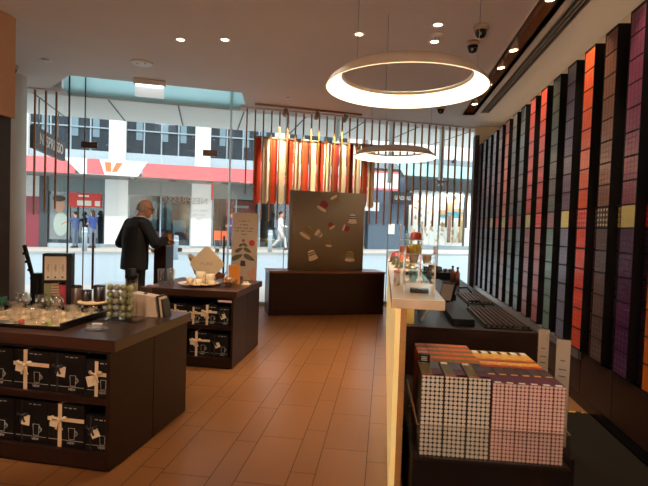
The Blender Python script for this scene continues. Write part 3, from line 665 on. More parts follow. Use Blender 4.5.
for i, (x, y, r, c_, nm) in enumerate(((0.24, 4.3, .04, (206, 176, 70), 'yellow'), (0.12, 4.75, .045, (70, 84, 50), 'dark green'), (0.22, 4.8, .045, (226, 206, 170), 'cream'), (0.27, 5.3, .05, (150, 60, 40), 'rust'), (0.17, 6.1, .06, (90, 60, 46), 'cocoa'), (0.26, 6.4, .06, (200, 140, 60), 'honey'))):
    ornament(x, y, LZ, r, mat('dome_'+nm.replace(' ', '_'), c_, 0.3), '%s dome ornament on the ledge behind the tall clear stand' % nm)
t = thing('paper_tube', 'white tube with a pink end standing on the ledge edge', 'tube', (0.085, 3.05, LZ))
w = MB(); w.cyl((0.085, 3.05, LZ), (0.085, 3.05, LZ+0.075), 0.02); part(t, 'body', w, paper)
w = MB(); w.cyl((0.085, 3.05, LZ+0.075), (0.085, 3.05, LZ+0.09), 0.0205); part(t, 'cap', w, mat('pink_cap', (236, 140, 150), 0.5))

PRE = set(C.objects)
# ================================================================== sleeve display beside the counter end
SX0, SX1, SY0, SY1, SZ = 0.165, 0.835, 2.17, 2.83, 0.415
t = thing('display_plinth', 'low dark plinth under the stacked capsule cartons', 'plinth', (0.5, 2.5, 0))
w = MB(); w.box(SX0-0.01, SX1+0.0, SY0+0.02, SY1, 0.0, SZ-0.012); part(t, 'body', w, mat('plinth_brown', (24, 15, 12), 0.6, vary=0.2, spec=0.1), 0.004)
w = MB(); w.box(SX0-0.015, SX1+0.005, SY0, SY1+0.01, SZ-0.012, SZ); part(t, 'top', w, mat('plinth_top', (28, 18, 15), 0.5, spec=0.15))
t = thing('acrylic_tray', 'clear open tray holding the dotted capsule cartons', 'tray', (0.5, 2.5, SZ))
e = 0.005
w = MB(); w.box(SX0, SX1, SY0, SY1, SZ, SZ+e); part(t, 'floor', w, acryl)
for nm, (a, b, c, d) in (('front_wall', (SX0, SX1, SY0, SY0+e)), ('back_wall', (SX0, SX1, SY1-e, SY1)), ('side_wall', (SX0, SX0+e, SY0+e, SY1-e)), ('side_wall', (SX1-e, SX1, SY0+e, SY1-e))):
    w = MB(); w.box(a, b, c, d, SZ+e, SZ+0.15); part(t, nm, w, acryl)
w = MB()
for (a, b, c, d) in ((SX0, SX1, SY0, SY0+e), (SX0, SX0+e, SY0, SY1), (SX1-e, SX1, SY0, SY1)): w.box(a, b, c, d, SZ+0.15, SZ+0.153)
part(t, 'polished_rim', w, mat('acrylic_edge', (130, 104, 88), 0.3))
db = dots('black_dot_carton', (16, 15, 15), (210, 205, 194), 0.0198, 0.455)
dr = dots('red_dot_carton', (126, 40, 48), (216, 190, 182), 0.0169, 0.465)
tops = {'olive': mat('carton_top_olive', (112, 98, 62), 0.5, spec=0.2, vary=0.5, scale=30), 'plum': mat('carton_top_plum', (98, 52, 68), 0.5, spec=0.2, vary=0.5, scale=28),
        'orange': mat('carton_top_orange', (232, 112, 40), 0.5, spec=0.2, vary=0.25, scale=30), 'gold': mat('carton_top_gold', (236, 182, 84), 0.5, spec=0.2, vary=0.2, scale=30), 'crimson': mat('carton_top_crimson', (170, 58, 36), 0.4, vary=0.3, scale=30)}
stripe = mat('carton_stripe_olive', (128, 118, 44), 0.5, spec=0.2)
def carton_box(name, x0, x1, y0, y1, z0, z1, side, front, topm, label, grp, bands, tagc=paper):
    t = thing(name, label, 'carton', ((x0+x1)/2, (y0+y1)/2, z0), 'W', grp)
    w = MB(); w.box(x0, x1, y0, y1, z0, z1); n0 = 0
    w.m = [1, 1, 0, 1, 1, 1]
    o = part(t, 'body', w, [front, side], 0.0012)
    w = MB(); w.box(x0+0.001, x1-0.001, y0+0.001, y1-0.001, z1, z1+0.0012); tp = part(t, 'top_print', w, topm)
    for (fx0, fx1, fy0, fy1, mm) in bands:
        w = MB(); w.box(x0+(x1-x0)*fx0, x0+(x1-x0)*fx1, y0+(y1-y0)*fy0, y0+(y1-y0)*fy1, z1+0.0012, z1+0.002); part(tp, 'printed_band', w, mm)
    return t
zb = SZ+e
bl = mat('carton_black_side', (22, 18, 18), 0.4); rl = mat('carton_maroon_side', (96, 34, 44), 0.4); ol = mat('carton_orange_side', (200, 110, 60), 0.45); gd = mat('carton_gold_side', (200, 150, 70), 0.45)
for i in range(3):
    x0 = 0.182+i*0.1035
    carton_box('capsule_carton', x0, x0+0.0995, 2.19, 2.43, zb, zb+0.368, bl, db, tops['olive'], 'black dotted capsule carton in the front row, %s from the golden counter' % ORD[i], 'dotted cartons in the front row',
               [(0.5, 0.98, 0.0, 0.5, tops['plum']), (0.5, 0.98, 0.5, 1.0, mat('carton_top_dark', (60, 50, 48), 0.4)), (0.1, 0.4, 0.84, 0.97, paper), (0.02, 0.98, 0.0, 0.1, tops['crimson'])])
for i in range(6):
    x0 = 0.496+i*0.0528
    carton_box('capsule_carton', x0, x0+0.0508, 2.19, 2.45, zb, zb+0.352, rl, dr, tops['plum'], 'red dotted capsule carton in the front row, %s from the black ones' % ORD[i], 'dotted cartons in the front row',
               [(0.04, 0.96, 0.55, 0.95, mat('carton_top_dark', (60, 50, 48), 0.4)), (0.2, 0.8, 0.5, 0.56, tops['gold']), (0.2, 0.75, 0.01, 0.08, paper)])
# rows behind: orange ones over the black, gold ones over the red
for r in range(4):
    for c in range(5):
        x0 = 0.198+c*0.0592; y0 = 2.44+r*0.089
        carton_box('capsule_carton', x0, x0+0.0578, y0, y0+0.0875, zb, zb+0.372, ol, ol, tops['orange'], 'orange topped carton, %s row behind the black ones, %s from the golden counter' % (ORD[r], ORD[c]), 'orange topped cartons',
                   [(0.0, 1.0, 0.0, 0.36, stripe)])
for r in range(3):
    for c in range(6):
        x0 = 0.496+c*0.0528; y0 = 2.456+r*0.11
        carton_box('capsule_carton', x0, x0+0.0512, y0, y0+0.1085, zb, zb+0.350, gd, gd, tops['gold'], 'gold topped carton, %s row behind the red ones, %s from the orange ones' % (ORD[r], ORD[c]), 'gold topped cartons',
                   [(0.0, 1.0, 0.0, 0.35, tops['crimson']), (0.15, 0.85, 0.45, 0.6, tops['orange'])] if r < 2 else [(0.0, 0.3, 0.4, 0.9, black), (0.4, 0.95, 0.5, 0.95, paper)])
t = thing('price_cube', 'small black price cube standing on the front cartons', 'price tag', (0.215, 2.415, zb+0.3705))
w = MB(); w.box(0.19, 0.24, 2.39, 2.43, zb+0.3705, zb+0.41); part(t, 'block', w, black, 0.002)
w = MB()
for z in (0.382, 0.390, 0.398): w.box(0.197, 0.226, 2.388, 2.39, zb+z, zb+z+0.003)
part(t, 'lettering', w, inkm)
def card_stand(x, y, z0, h, wd, label, rot):
    t = thing('sign_holder', label, 'sign', (x, y, z0), 'W', 'clear sign holders by the cartons', rot)
    w = MB(); w.box(x-wd/2, x+wd/2, y-0.004, y+0.004, z0, z0+h); part(t, 'acrylic_sleeve', w, acryl)
    w = MB(); w.box(x-wd/2+0.004, x+wd/2-0.004, y-0.0015+0.0, y+0.0015, z0+0.02, z0+h-0.006); part(t, 'paper', w, mat('grey_card', (176, 164, 150), 0.7))  # white card; its backlit shade is put into this greyer colour
    w = MB()
    for i, (zz, ww) in enumerate(((0.80, 0.3), (0.72, 0.5), (0.66, 0.45), (0.55, 0.25), (0.45, 0.4))): w.box(x-wd*ww/2, x+wd*ww/2, y-0.0056, y-0.0042, z0+h*zz, z0+h*zz+0.005)
    part(t, 'lettering', w, mat('grey_ink', (90, 84, 80), 0.6))
    w = MB(); w.box(x-wd/2, x+wd/2, y-0.04, y+0.04, z0, z0+0.004); part(t, 'foot', w, acryl)
card_stand(0.862, 2.64, 0.40, 0.545, 0.06, 'clear sign holder with a white card beside the gold cartons', math.radians(-25))
card_stand(0.872, 2.40, 0.40, 0.545, 0.07, 'clear sign holder with a white card beside the red cartons, nearest the viewer', math.radians(-25))
w = MB(); w.box(0.836, 0.91, 2.3, 2.75, 0.0, 0.40); single('side_plinth', w, MATS['plinth_brown'], 'narrow dark plinth carrying the two clear sign holders', 'plinth', 'W', None, 0.003)
TURN = math.radians(1.4)
for o in [o for o in C.objects if o not in PRE and o.parent is None]:
    p = o.location-Vector((0.182, 2.19, 0)); c_, s_ = math.cos(TURN), math.sin(TURN)
    o.location = (0.192+p.x*c_-p.y*s_, 2.225+p.x*s_+p.y*c_, p.z); o.rotation_euler.z += TURN
w = MB(); w.box(0.95, 1.684, 0.9, 4.10, 0.001, 0.012); single('floor_mat', w, mat('dark_mat', (34, 27, 20), 0.9, bump=0.1, scale=60, spec=0.1), 'dark rubber mat on the staff floor before the cabinets', 'mat', 'W', None, 0.003)
t = thing('hazard_tape', 'yellow and black striped tape on the staff floor at the mat edge', 'tape', (1.3, 4.13, 0.0005))
w = MB(); w.box(0.95, 1.66, 4.105, 4.155, 0.0005, 0.002); part(t, 'yellow_strip', w, mat('tape_yellow', (232, 178, 40), 0.5))
for i in range(7):
    x = 0.98+0.1*i; w = MB(); w.prism([(x, 4.106, 0.002), (x+0.045, 4.106, 0.002), (x+0.07, 4.154, 0.002), (x+0.025, 4.154, 0.002)], (0, 0, 0.0008)); part(t, 'black_stripe', w, black)
# ================================================================== display cabinets in the aisle
def cabinet(label, x0, x1, y0, y1, zt, name='display_cabinet'):
    t = thing(name, label, 'cabinet', ((x0+x1)/2, (y0+y1)/2, 0), 'W', 'dark display cabinets')
    w = MB(); w.box(x0, x1, y0, y1, zt-0.065, zt); part(t, 'top', w, woodh, 0.003)
    b = zt-0.065
    w = MB(); w.box(x0+0.05, x1-0.06, y0+0.02, y1-0.02, 0.0, 0.012); part(t, 'plinth', w, black)
    ym = (y0+y1)/2
    w = MB(); w.box(x1-0.055, x1-0.03, y0+0.004, ym-0.002, 0.012, b-0.018); part(t, 'side_panel', w, wood, 0.002)
    w = MB(); w.box(x1-0.055, x1-0.03, ym+0.002, y1-0.004, 0.012, b-0.018); part(t, 'side_panel', w, wood, 0.002)
    w = MB(); w.box(x0+0.02, x0+0.045, y0+0.004, y1-0.004, 0.012, b-0.018); part(t, 'side_panel', w, wood, 0.002)
    w = MB(); w.box(x0+0.045, x1-0.055, y0+0.004, y1-0.004, 0.012, 0.105); part(t, 'bottom_board', w, wood, 0.002)
    w = MB(); w.box(x0+0.045, x1-0.055, y0+0.008, y1-0.03, 0.385, 0.425); part(t, 'shelf', w, wood, 0.002)
    w = MB(); w.box(x0+0.045, x1-0.055, y1-0.03, y1-0.006, 0.105, b-0.018); part(t, 'back_panel', w, wood)
    w = MB(); w.box(x0+0.02, x1-0.03, y0+0.01, y1-0.01, b-0.018, b); part(t, 'shadow_gap', w, black)
    return t
cabinet('dark wood display cabinet nearest the viewer, stacked with ribboned boxes', -3.15, -1.481, 2.543, 3.50, 0.765)
cabinet('dark wood display cabinet farther along the aisle, with a white plate on it', -2.42, -1.42, 4.60, 5.60, 0.775)
tube_m = inkm
def mugprint(cx, y, z, h):
    """line drawing of a cup on the box front"""
    w = MB(); r = 0.0013; wd = h*0.62; P = []
    def line(pts):
        for a, b in zip(pts[:-1], pts[1:]): w.cyl((a[0], y, a[1]), (b[0], y, b[1]), r, seg=5)
    line([(cx-wd/2, z+h), (cx-wd*0.42, z), (cx+wd*0.42, z), (cx+wd/2, z+h), (cx-wd/2, z+h)])
    hx = [(cx+wd*0.47+h*0.3*math.sin(PI*i/8), z+h*0.85-h*0.6*i/8) for i in range(9)]; line(hx)
    hx = [(cx+wd*0.47+h*0.18*math.sin(PI*i/8), z+h*0.72-h*0.36*i/8) for i in range(9)]; line(hx)
    return w
def bow(cx, y, z, s):
    w = MB()
    for sg in (-1, 1):
        for (a0, ln, dz) in ((0.35, 1.0, 0.35), (-0.95, 1.0, -0.8)):
            pts = []
            for i in range(9):
                q = i/8; 
                if a0 > 0: p = (cx+sg*s*(0.1+0.9*math.sin(PI*q*0.5)), y-0.004-0.012*math.sin(PI*q), z+s*(0.1+0.55*q))
                else: p = (cx+sg*s*(0.05+0.45*q), y-0.004-0.004*math.sin(PI*q), z-s*1.3*q)
                pts.append(Vector(p))
            hw = 0.008 if a0 > 0 else 0.007
            L = []; 
            for i, p in enumerate(pts):
                d = (pts[min(i+1, 8)]-pts[max(i-1, 0)]); nrm = Vector((-d.z, 0, d.x)).normalized(); k = hw*(0.4+0.9*min(1, i/4)) if a0 > 0 else hw
                L += [p+nrm*k, p-nrm*k, p+nrm*k+Vector((0, -0.0015, 0)), p-nrm*k+Vector((0, -0.0015, 0))]
            fs = []
            for i in range(8):
                a, b = 4*i, 4*i+4; fs += [(a, a+1, b+1, b), (a+2, b+2, b+3, a+3), (a, b, b+2, a+2), (a+1, a+3, b+3, b+1)]
            w.add(L, fs, 0, True)
    w.ell((cx, y-0.008, z), 0.011, 0.009, 0.012, 10, 6); return w
def giftbox(x0, x1, y0, z0, z1, style, label, grp, lit=True):
    d = min(0.26, 0.5); t = thing('gift_box', label, 'gift box', ((x0+x1)/2, y0+d/2, z0), 'W', grp)
    w = MB(); w.box(x0, x1, y0, y0+d, z0, z1); b = part(t, 'body', w, boxm, 0.002)
    wd = x1-x0; h = z1-z0; yf = y0-0.0012
    small = wd < 0.19
    cx = x0+wd*(0.66 if not small else 0.70)
    part(b, 'cup_drawing', mugprint(cx, yf, z0+h*0.2, h*0.26), inkm)
    w = MB(); w.box(x0+0.006, x1-0.006, yf, yf+0.001, z0+h*0.165, z0+h*0.165+0.0022); part(b, 'printed_line', w, inkm)
    part(b, 'lettering', text_mb('VIEW', 0.02, facing((cx-0.005, yf, z0+h*0.11), (1, 0, 0), (0, 0, 1)), 0.0008), inkm)
    w = MB()
    for i in range(3): w.box(cx-0.05+i*0.03, cx-0.03+i*0.03, yf, yf+0.001, z1-0.022-0.002*(i % 2), z1-0.018)
    part(b, 'small_print', w, inkm)
    if style == 'big':
        rx = x0+wd*0.34
        w = MB(); w.box(rx-0.012, rx+0.012, y0-0.003, y0, z0, z1); w.box(x0, x1, y0-0.0025, y0, z0+h*0.60, z0+h*0.60+0.022); w.box(rx-0.012, rx+0.012, y0-0.003, y0+d, z1, z1+0.002); part(t, 'ribbon', w, ribbonm)
        part(t, 'bow', bow(rx, y0-0.004, z0+h*0.62, 0.042), ribbonm)
        w = MB(); w.obox((rx-0.035, y0-0.008, z0+h*0.58), (0.05, 0.0015, 0.062), (0, 0.12, 0)); part(t, 'tag', w, cream)
    elif style == 'small':
        rx = x0+wd*0.42
        w = MB(); w.box(rx-0.01, rx+0.01, y0-0.003, y0, z0, z1-0.01); w.box(rx, x1, y0-0.0025, y0, z0+h*0.55, z0+h*0.55+0.022); part(t, 'ribbon', w, ribbonm)
        part(t, 'bow', bow(rx, y0-0.004, z0+h*0.60, 0.034), ribbonm)
        w = MB(); w.obox((rx-0.03, y0-0.008, z0+h*0.42), (0.055, 0.0015, 0.06), (0, -0.3, 0)); part(t, 'tag', w, cream)
    else:
        rx = x0+wd*0.22
        w = MB(); w.box(rx-0.006, rx+0.006, y0-0.003, y0, z0, z1); part(t, 'black_ribbon', w, mat('black_ribbon', (34, 32, 34), 0.3), 0, 'black ribbon')
        part(t, 'bow', bow(rx+0.01, y0-0.004, z0+h*0.64, 0.03), MATS['black_ribbon'])
        w = MB(); w.obox((rx+0.03, y0-0.009, z0+h*0.55), (0.055, 0.0015, 0.062), (0, 0.1 if style == 'tag' else -0.45, 0)); part(t, 'tag', w, cream)
yb = 2.575
A, B = 0.425, 0.105
g1 = 'gift boxes in the near cabinet'
for (x0, x1, z0, z1, st, lab) in (
    (-2.165, -1.925, A, A+0.235, 'big', 'wide black gift box with a beige bow, upper shelf of near cabinet'),
    (-1.920, -1.690, A, A+0.235, 'tag', 'black gift box with a black ribbon and white tag, upper shelf of near cabinet'),
    (-1.682, -1.525, A, A+0.215, 'small', 'narrow black gift box with a beige bow on the near cabinet upper shelf'),
    (-2.150, -1.935, B, B+0.255, 'tag', 'black gift box with a straight white tag, lower shelf of near cabinet'),
    (-1.930, -1.690, B, B+0.255, 'big', 'black gift box with a beige bow on the lower shelf of the near cabinet'),
    (-1.682, -1.525, B, B+0.205, 'tilt', 'narrow black gift box with a tilted white tag, lower shelf of near cabinet'),
    (-2.415, -2.172, A, A+0.235, 'tag', 'black gift box deepest toward the tan wall on the near cabinet upper shelf'),
    (-2.405, -2.158, B, B+0.255, 'tag', 'black gift box deepest toward the tan wall on the near cabinet lower shelf')):
    giftbox(x0, x1, yb, z0, z1, st, lab, g1)
yb = 4.63
g2 = 'gift boxes in the far cabinet'
for (x0, x1, z0, z1, st, lab) in (
    (-1.930, -1.785, A, A+0.185, 'small', 'small black gift box with a beige bow, first on the far cabinet upper shelf'),
    (-1.780, -1.625, A, A+0.20, 'big', 'black gift box with a large beige bow on the far cabinet upper shelf'),
    (-1.620, -1.50, A, A+0.185, 'tilt', 'black gift box with a tilted tag on the far cabinet upper shelf end'),
    (-1.905, -1.69, B, B+0.25, 'big', 'black gift box with a large beige bow on the far cabinet lower shelf'),
    (-1.685, -1.50, B, B+0.235, 'tilt', 'black gift box with a tilted tag on the far cabinet lower shelf end'),
    (-2.15, -1.94, A, A+0.2, 'small', 'gift box half hidden behind the near cabinet on the far upper shelf')):
    giftbox(x0, x1, yb, z0, z1, st, lab, g2)
w = MB(); w.box(-1.61, -1.47, 4.601, 4.606, 0.665, 0.685); single('shelf_label', w, mat('pink_label', (232, 190, 190), 0.5), 'pale pink label strip under the far cabinet top', 'label')

# the near cabinet stands very slightly askew to the room, with its boxes
for o in [o for o in C.objects if o.parent is None and o.get('group') in ('gift boxes in the near cabinet', 'dark display cabinets') and o.location.y < 4.2]:
    p = o.location-Vector((-1.511, 2.543, 0)); q = math.radians(-3.2); o.location = (-1.511+p.x*math.cos(q)-p.y*math.sin(q), 2.543+p.x*math.sin(q)+p.y*math.cos(q), p.z); o.rotation_euler.z += q
# ------------------------------------------------------------------ on the near cabinet
T1 = 0.765
t = thing('serving_tray', 'wide wooden tray with black edges full of glass cups', 'tray', (-2.25, 2.95, T1))
w = MB(); w.box(-2.66, -1.925, 2.70, 3.20, T1, T1+0.012); part(t, 'base', w, mat('tray_wood', (222, 182, 132), 0.4, vary=0.12, scale=5, stretch=(2, 12, 2)), 0.003)
for (a, b, c, d) in ((-2.66, -1.925, 2.688, 2.70), (-2.66, -1.925, 3.20, 3.212), (-1.925, -1.913, 2.688, 3.212), (-2.672, -2.66, 2.688, 3.212)):
    w = MB(); w.box(a, b, c, d, T1, T1+(0.022 if c < 2.69 and b > -1.92 - 0.02 and a < -2 else 0.045)); part(t, 'edge', w, blackg, 0.002)
tz_ = T1+0.012
ci = 0
k = 0
saucer = mat('saucer_cream', (232, 204, 164), 0.25, coat=0.4)
for r in range(5):
    for c in range(5):
        x = -2.56+c*0.14+0.03*(r % 2); y = 2.76+r*0.095
        if x > -1.96 or (r == 0 and c < 2): continue
        k += 1
        s_ = MB(); s_.lathe([(1e-4, tz_), (0.028, tz_), (0.052, tz_+0.008), (0.053, tz_+0.010), (0.03, tz_+0.004), (1e-4, tz_+0.004)], (x, y, 0), 20)
        single('saucer', s_, saucer, 'cream saucer on the wooden tray, %s row from the front edge, %s along' % (ORD[r], ORD[c]), 'saucer', 'W', 'saucers on the wooden tray')
        hh = 0.055 if (r+c) % 3 else 0.075
        t = thing('glass_cup', 'clear glass cup on a saucer, %s row from the tray front, %s along' % (ORD[r], ORD[c]), 'cup', (x, y, tz_+0.004), 'W', 'glass cups on the wooden tray')
        w = MB(); z = tz_+0.0045; rr = 0.033
        w.lathe([(1e-4, z), (rr*0.7, z), (rr*0.95, z+hh*0.45), (rr, z+hh), (rr*0.92, z+hh), (rr*0.86, z+hh*0.45), (rr*0.6, z+0.006), (1e-4, z+0.006)], (x, y, 0), 18); part(t, 'bowl', w, cupglass)
        w = MB(); pts = [(x+rr*0.9+0.022*math.sin(PI*i/6), y-0.01, z+hh*0.85-hh*0.6*i/6) for i in range(7)]; w.tube(pts, 0.003, 6); part(t, 'handle', w, cupglass)
# filled tasting glasses at the front of the tray
for i, (x, y, col, cn) in enumerate(((-2.215, 2.735, (190, 70, 60), 'red'), (-2.03, 2.735, (140, 156, 70), 'green'))):
    t = thing('tasting_glass', 'low glass holding a %s capsule at the front edge of the wooden tray' % cn, 'glass', (x, y, tz_), 'W', 'tasting glasses on the wooden tray')
    w = MB(); w.lathe([(1e-4, tz_), (0.045, tz_), (0.05, tz_+0.03), (0.046, tz_+0.03), (0.04, tz_+0.006), (1e-4, tz_+0.006)], (x, y, 0), 20); part(t, 'bowl', w, cupglass)
    w = MB(); w.lathe([(0.018, tz_+0.007), (0.015, tz_+0.028), (0.01, tz_+0.034), (1e-4, tz_+0.034)], (x, y, 0), 14); part(t, 'capsule', w, mat('capsule_'+cn, col, 0.3, metal=0.4))
w = MB(); w.box(-2.60, -2.30, 2.73, 2.79, tz_, tz_+0.012); single('cutlery_box', w, steel, 'flat steel box lying at the front of the wooden tray', 'box', 'W', None, 0.003)
# dotted glass tumblers behind the tray
for i, (x, y) in enumerate(((-2.62, 3.27), (-2.50, 3.28), (-2.44, 3.36), (-2.36, 3.27), (-2.70, 3.33))):
    t = thing('patterned_tumbler', 'dotted glass tumbler behind the wooden tray, %s of the cluster' % ORD[i], 'tumbler', (x, y, T1), 'W', 'tumblers behind the tray')
    w = MB(); w.lathe([(1e-4, T1), (0.034, T1), (0.04, T1+0.11), (0.037, T1+0.11), (0.031, T1+0.008), (1e-4, T1+0.008)], (x, y, 0), 18); part(t, 'glass', w, cupglass)
    for q in range(10):
        a = 2*PI*q/10; zz = T1+0.035+0.035*(q % 2); rr = 0.034+0.006*(zz-T1)/0.11
        w = MB(); w.obox((x+rr*math.cos(a), y+rr*math.sin(a), zz), (0.004, 0.016, 0.016), (0, 0, a)); part(t, 'printed_dot', w, mat('dot_white', (225, 225, 220), 0.5) if q % 2 else MATS['black_ribbon'])
w = MB(); w.lathe([(0.022, T1), (0.026, T1+0.08), (1e-4, T1+0.081)], (-2.80, 3.27, 0), 14); single('green_tumbler', w, mat('green_glass', (40, 96, 60), 0.2), 'small green tumbler behind the tray nearest the wall', 'tumbler')
# black case with tan and coloured boxes
t = thing('display_case', 'tall black case of boxes behind the wooden tray', 'display case', (-2.44, 3.42, T1))
for (a, b, c, d, e_, f_) in ((-2.588, -2.436, 3.44, 3.455, T1, T1+0.395), (-2.60, -2.588, 3.34, 3.455, T1, T1+0.395), (-2.436, -2.40, 3.34, 3.455, T1, T1+0.395), (-2.60, -2.40, 3.34, 3.455, T1+0.395, T1+0.407), (-2.588, -2.436, 3.34, 3.44, T1+0.194, T1+0.208), (-2.588, -2.436, 3.34, 3.44, T1, T1+0.012)):
    w = MB(); w.box(a, b, c, d, e_, f_); part(t, 'panel', w, black, 0.001)
tanb = mat('tan_box', (206, 188, 166), 0.6)
for i in range(3):
    x0 = -2.586+i*0.0497
    b = thing('tan_box', 'tan box with vertical lettering in the case top, %s of three' % ORD[i], 'box', (x0+0.025, 3.39, T1+0.2085), 'W', 'tan boxes in the black case')
    w = MB(); w.box(x0, x0+0.0482, 3.345, 3.435, T1+0.2085, T1+0.390); part(b, 'body', w, tanb, 0.001)
    part(b, 'lettering', text_mb('coffee', 0.022, facing((x0+0.024, 3.3445, T1+0.30), (0, 0, 1), (-1, 0, 0)), 0.0006), mat('brown_ink', (70, 50, 40), 0.6))
    w = MB(); w.box(x0+0.018, x0+0.030, 3.3435, 3.3448, T1+0.224, T1+0.236); part(b, 'printed_mark', w, MATS['brown_ink'])
for i, (c_, nm) in enumerate((((122, 118, 78), 'olive'), ((168, 140, 112), 'striped tan'), ((170, 40, 62), 'crimson'))):
    x0 = -2.586+i*0.0497
    b = thing('boxed_set', '%s box in the lower bay of the black case' % nm, 'box', (x0+0.025, 3.39, T1+0.0125), 'W', 'boxes in the lower bay')
    hh = 0.172 if i < 2 else 0.158; zz = T1+0.0125
    w = MB(); w.box(x0, x0+0.0482, 3.345, 3.435, zz, zz+hh); part(b, 'body', w, mat('boxed_'+nm.replace(' ', '_'), c_, 0.5), 0.001)
    if i == 1:
        for q in range(5):
            w = MB(); w.box(x0+0.004, x0+0.045, 3.3435, 3.3449, zz+0.07+q*0.02, zz+0.076+q*0.02); part(b, 'printed_band', w, MATS['brown_ink'])
for o in [o for o in C.objects if o.parent is None and (o.name.startswith(('display_case', 'tan_box', 'boxed_set')))]:
    p = o.location-Vector((-2.60, 3.34, 0)); q = math.radians(24); o.location = (-2.54+p.x*math.cos(q)-p.y*math.sin(q), 3.34+p.x*math.sin(q)+p.y*math.cos(q), p.z); o.rotation_euler.z += q
# black sloping stand beside the case
t = thing('leaning_stand', 'black thin stand leaning beside the black case', 'stand', (-2.68, 3.4, T1))
w = MB(); w.obox((-2.70, 3.42, T1+0.29), (0.022, 0.02, 0.36), (0, -0.30, 0)); part(t, 'arm', w, black)
w = MB(); w.box(-2.67, -2.605, 3.38, 3.46, T1, T1+0.25); part(t, 'base', w, black, 0.004)
for i in range(4):
    w = MB(); w.obox((-2.735+0.022*i, 3.405, T1+0.40-0.062*i), (0.03, 0.02, 0.02), (0, -0.3, 0)); part(t, 'clip', w, black)
# black canisters on a raised round board
t = thing('cake_stand', 'round tan board on a black foot behind the tray', 'stand', (-2.42, 3.38, T1))
cx, cy = -2.14, 3.36
t.location = (cx, cy, T1); BASE[t.name] = Vector((cx, cy, T1))
w = MB(); w.lathe([(0.07, T1), (0.06, T1+0.055)], (cx, cy, 0), 24); part(t, 'foot', w, black)
w = MB(); w.lathe([(0.105, T1+0.055), (0.105, T1+0.07)], (cx, cy, 0), 32); part(t, 'board', w, mat('tan_board', (216, 178, 134), 0.4))
def canister(x, y, z, r, h, label, m=None, lid=True):
    t = thing('canister', label, 'canister', (x, y, z), 'W', 'black canisters')
    w = MB(); w.lathe([(1e-4, z), (r*0.94, z), (r, z+h*0.08), (r, z+h)], (x, y, 0), 24); part(t, 'body', w, m or mat('black_canister', (34, 24, 22), 0.3))
    w = MB(); w.lathe([(r*1.02, z+h), (r*1.02, z+h*1.06), (r*0.8, z+h*1.1), (1e-4, z+h*1.1)], (x, y, 0), 24); part(t, 'lid', w, blackg)
canister(-2.185, 3.35, T1+0.07, 0.036, 0.075, 'smaller black canister on the round tan board')
canister(-2.095, 3.37, T1+0.07, 0.042, 0.11, 'taller black canister on the round tan board')
canister(-2.30, 3.40, T1, 0.035, 0.16, 'brown and black canister between the case and the round board', mat('brown_canister', (74, 48, 36), 0.35))
canister(-1.985, 3.40, T1, 0.03, 0.10, 'black canister between the round board and the capsule holder')
# clear capsule dispenser
t = thing('capsule_holder', 'clear acrylic holder full of olive and grey capsules', 'capsule holder', (-1.735, 3.06, T1))
w = MB(); w.box(-1.88, -1.60, 2.99, 3.14, T1, T1+0.018); part(t, 'foot', w, acryl, 0.002)
w = MB()
for (a, b, c, d) in ((-1.845, -1.655, 3.015, 3.019), (-1.845, -1.655, 3.095, 3.099), (-1.849, -1.845, 3.015, 3.099), (-1.655, -1.651, 3.015, 3.099)): w.box(a, b, c, d, T1+0.018, T1+0.26)
part(t, 'clear_case', w, acryl)
capm = [mat('capsule_olive', (144, 142, 96), 0.35, metal=0.2), mat('capsule_grey', (154, 146, 130), 0.35, metal=0.2)]
for c in range(4):
    for r in range(5):
        x = -1.822+c*0.0475; z = T1+0.02+r*0.046
        w = MB(); w.lathe([(1e-4, z), (0.014, z+0.001), (0.021, z+0.009), (0.023, z+0.018), (0.0205, z+0.031), (0.012, z+0.042), (1e-4, z+0.0445)], (x, 3.057, 0), 14)
        single('coffee_capsule', w, capm[(c+(1 if c == 3 else 0)) % 2], '%s capsule in the clear holder, %s column, %s from the bottom' % (('olive', 'grey')[(c+(1 if c == 3 else 0)) % 2], ORD[c], ORD[r]), 'capsule', 'W', 'capsules in the clear holder')
t = thing('acrylic_block', 'low clear block lying on the near cabinet front corner', 'block', (-1.735, 2.78, T1))
w = MB(); w.box(-1.80, -1.68, 2.73, 2.82, T1, T1+0.006); part(t, 'foot', w, acryl)
w = MB(); w.obox((-1.74, 2.775, T1+0.022), (0.10, 0.06, 0.03), (0, 0, 0.2)); part(t, 'block', w, glass('bright_block_glass', (.97, .98, .98), ior=2.4), 0.003)
w = MB(); w.obox((-1.735, 2.775, T1+0.0385), (0.06, 0.025, 0.003), (0, 0, 0.2)); part(t, 'label_card', w, paper)
# pale slanted box with dark books at its end
t = thing('catalogue_box', 'cream slanted box behind the capsule holder', 'box', (-1.66, 3.28, T1))
w = MB(); w.prism([(-1.775, 3.24, T1), (-1.575, 3.24, T1), (-1.60, 3.24, T1+0.145), (-1.775, 3.24, T1+0.165)], (0, 0.10, 0)); part(t, 'body', w, mat('cream_box', (218, 190, 164), 0.55), 0.003)
w = MB(); w.box(-1.70, -1.68, 3.28, 3.30, T1+0.155, T1+0.163); part(t, 'catch', w, brz)
for i, (c_, nm) in enumerate((((44, 26, 24), 'dark brown'), ((214, 190, 160), 'cream'), ((30, 22, 22), 'black'))):
    x = -1.572+0.017*i+0.002
    w = MB(); w.prism([(x, 3.25-0.0, T1), (x+0.014, 3.25, T1), (x-0.006, 3.25, T1+0.15-0.012*i), (x-0.020, 3.25, T1+0.15-0.012*i)], (0, 0.10, 0))
    single('book', w, mat('book_'+nm.replace(' ', '_'), c_, 0.55), '%s book leaning on the end of the cream slanted box' % nm, 'book', 'W', 'books by the cream box')
t = thing('glass_jar', 'tall jar with a black lid and brown contents behind the capsule holder', 'jar', (-1.86, 3.40, T1))
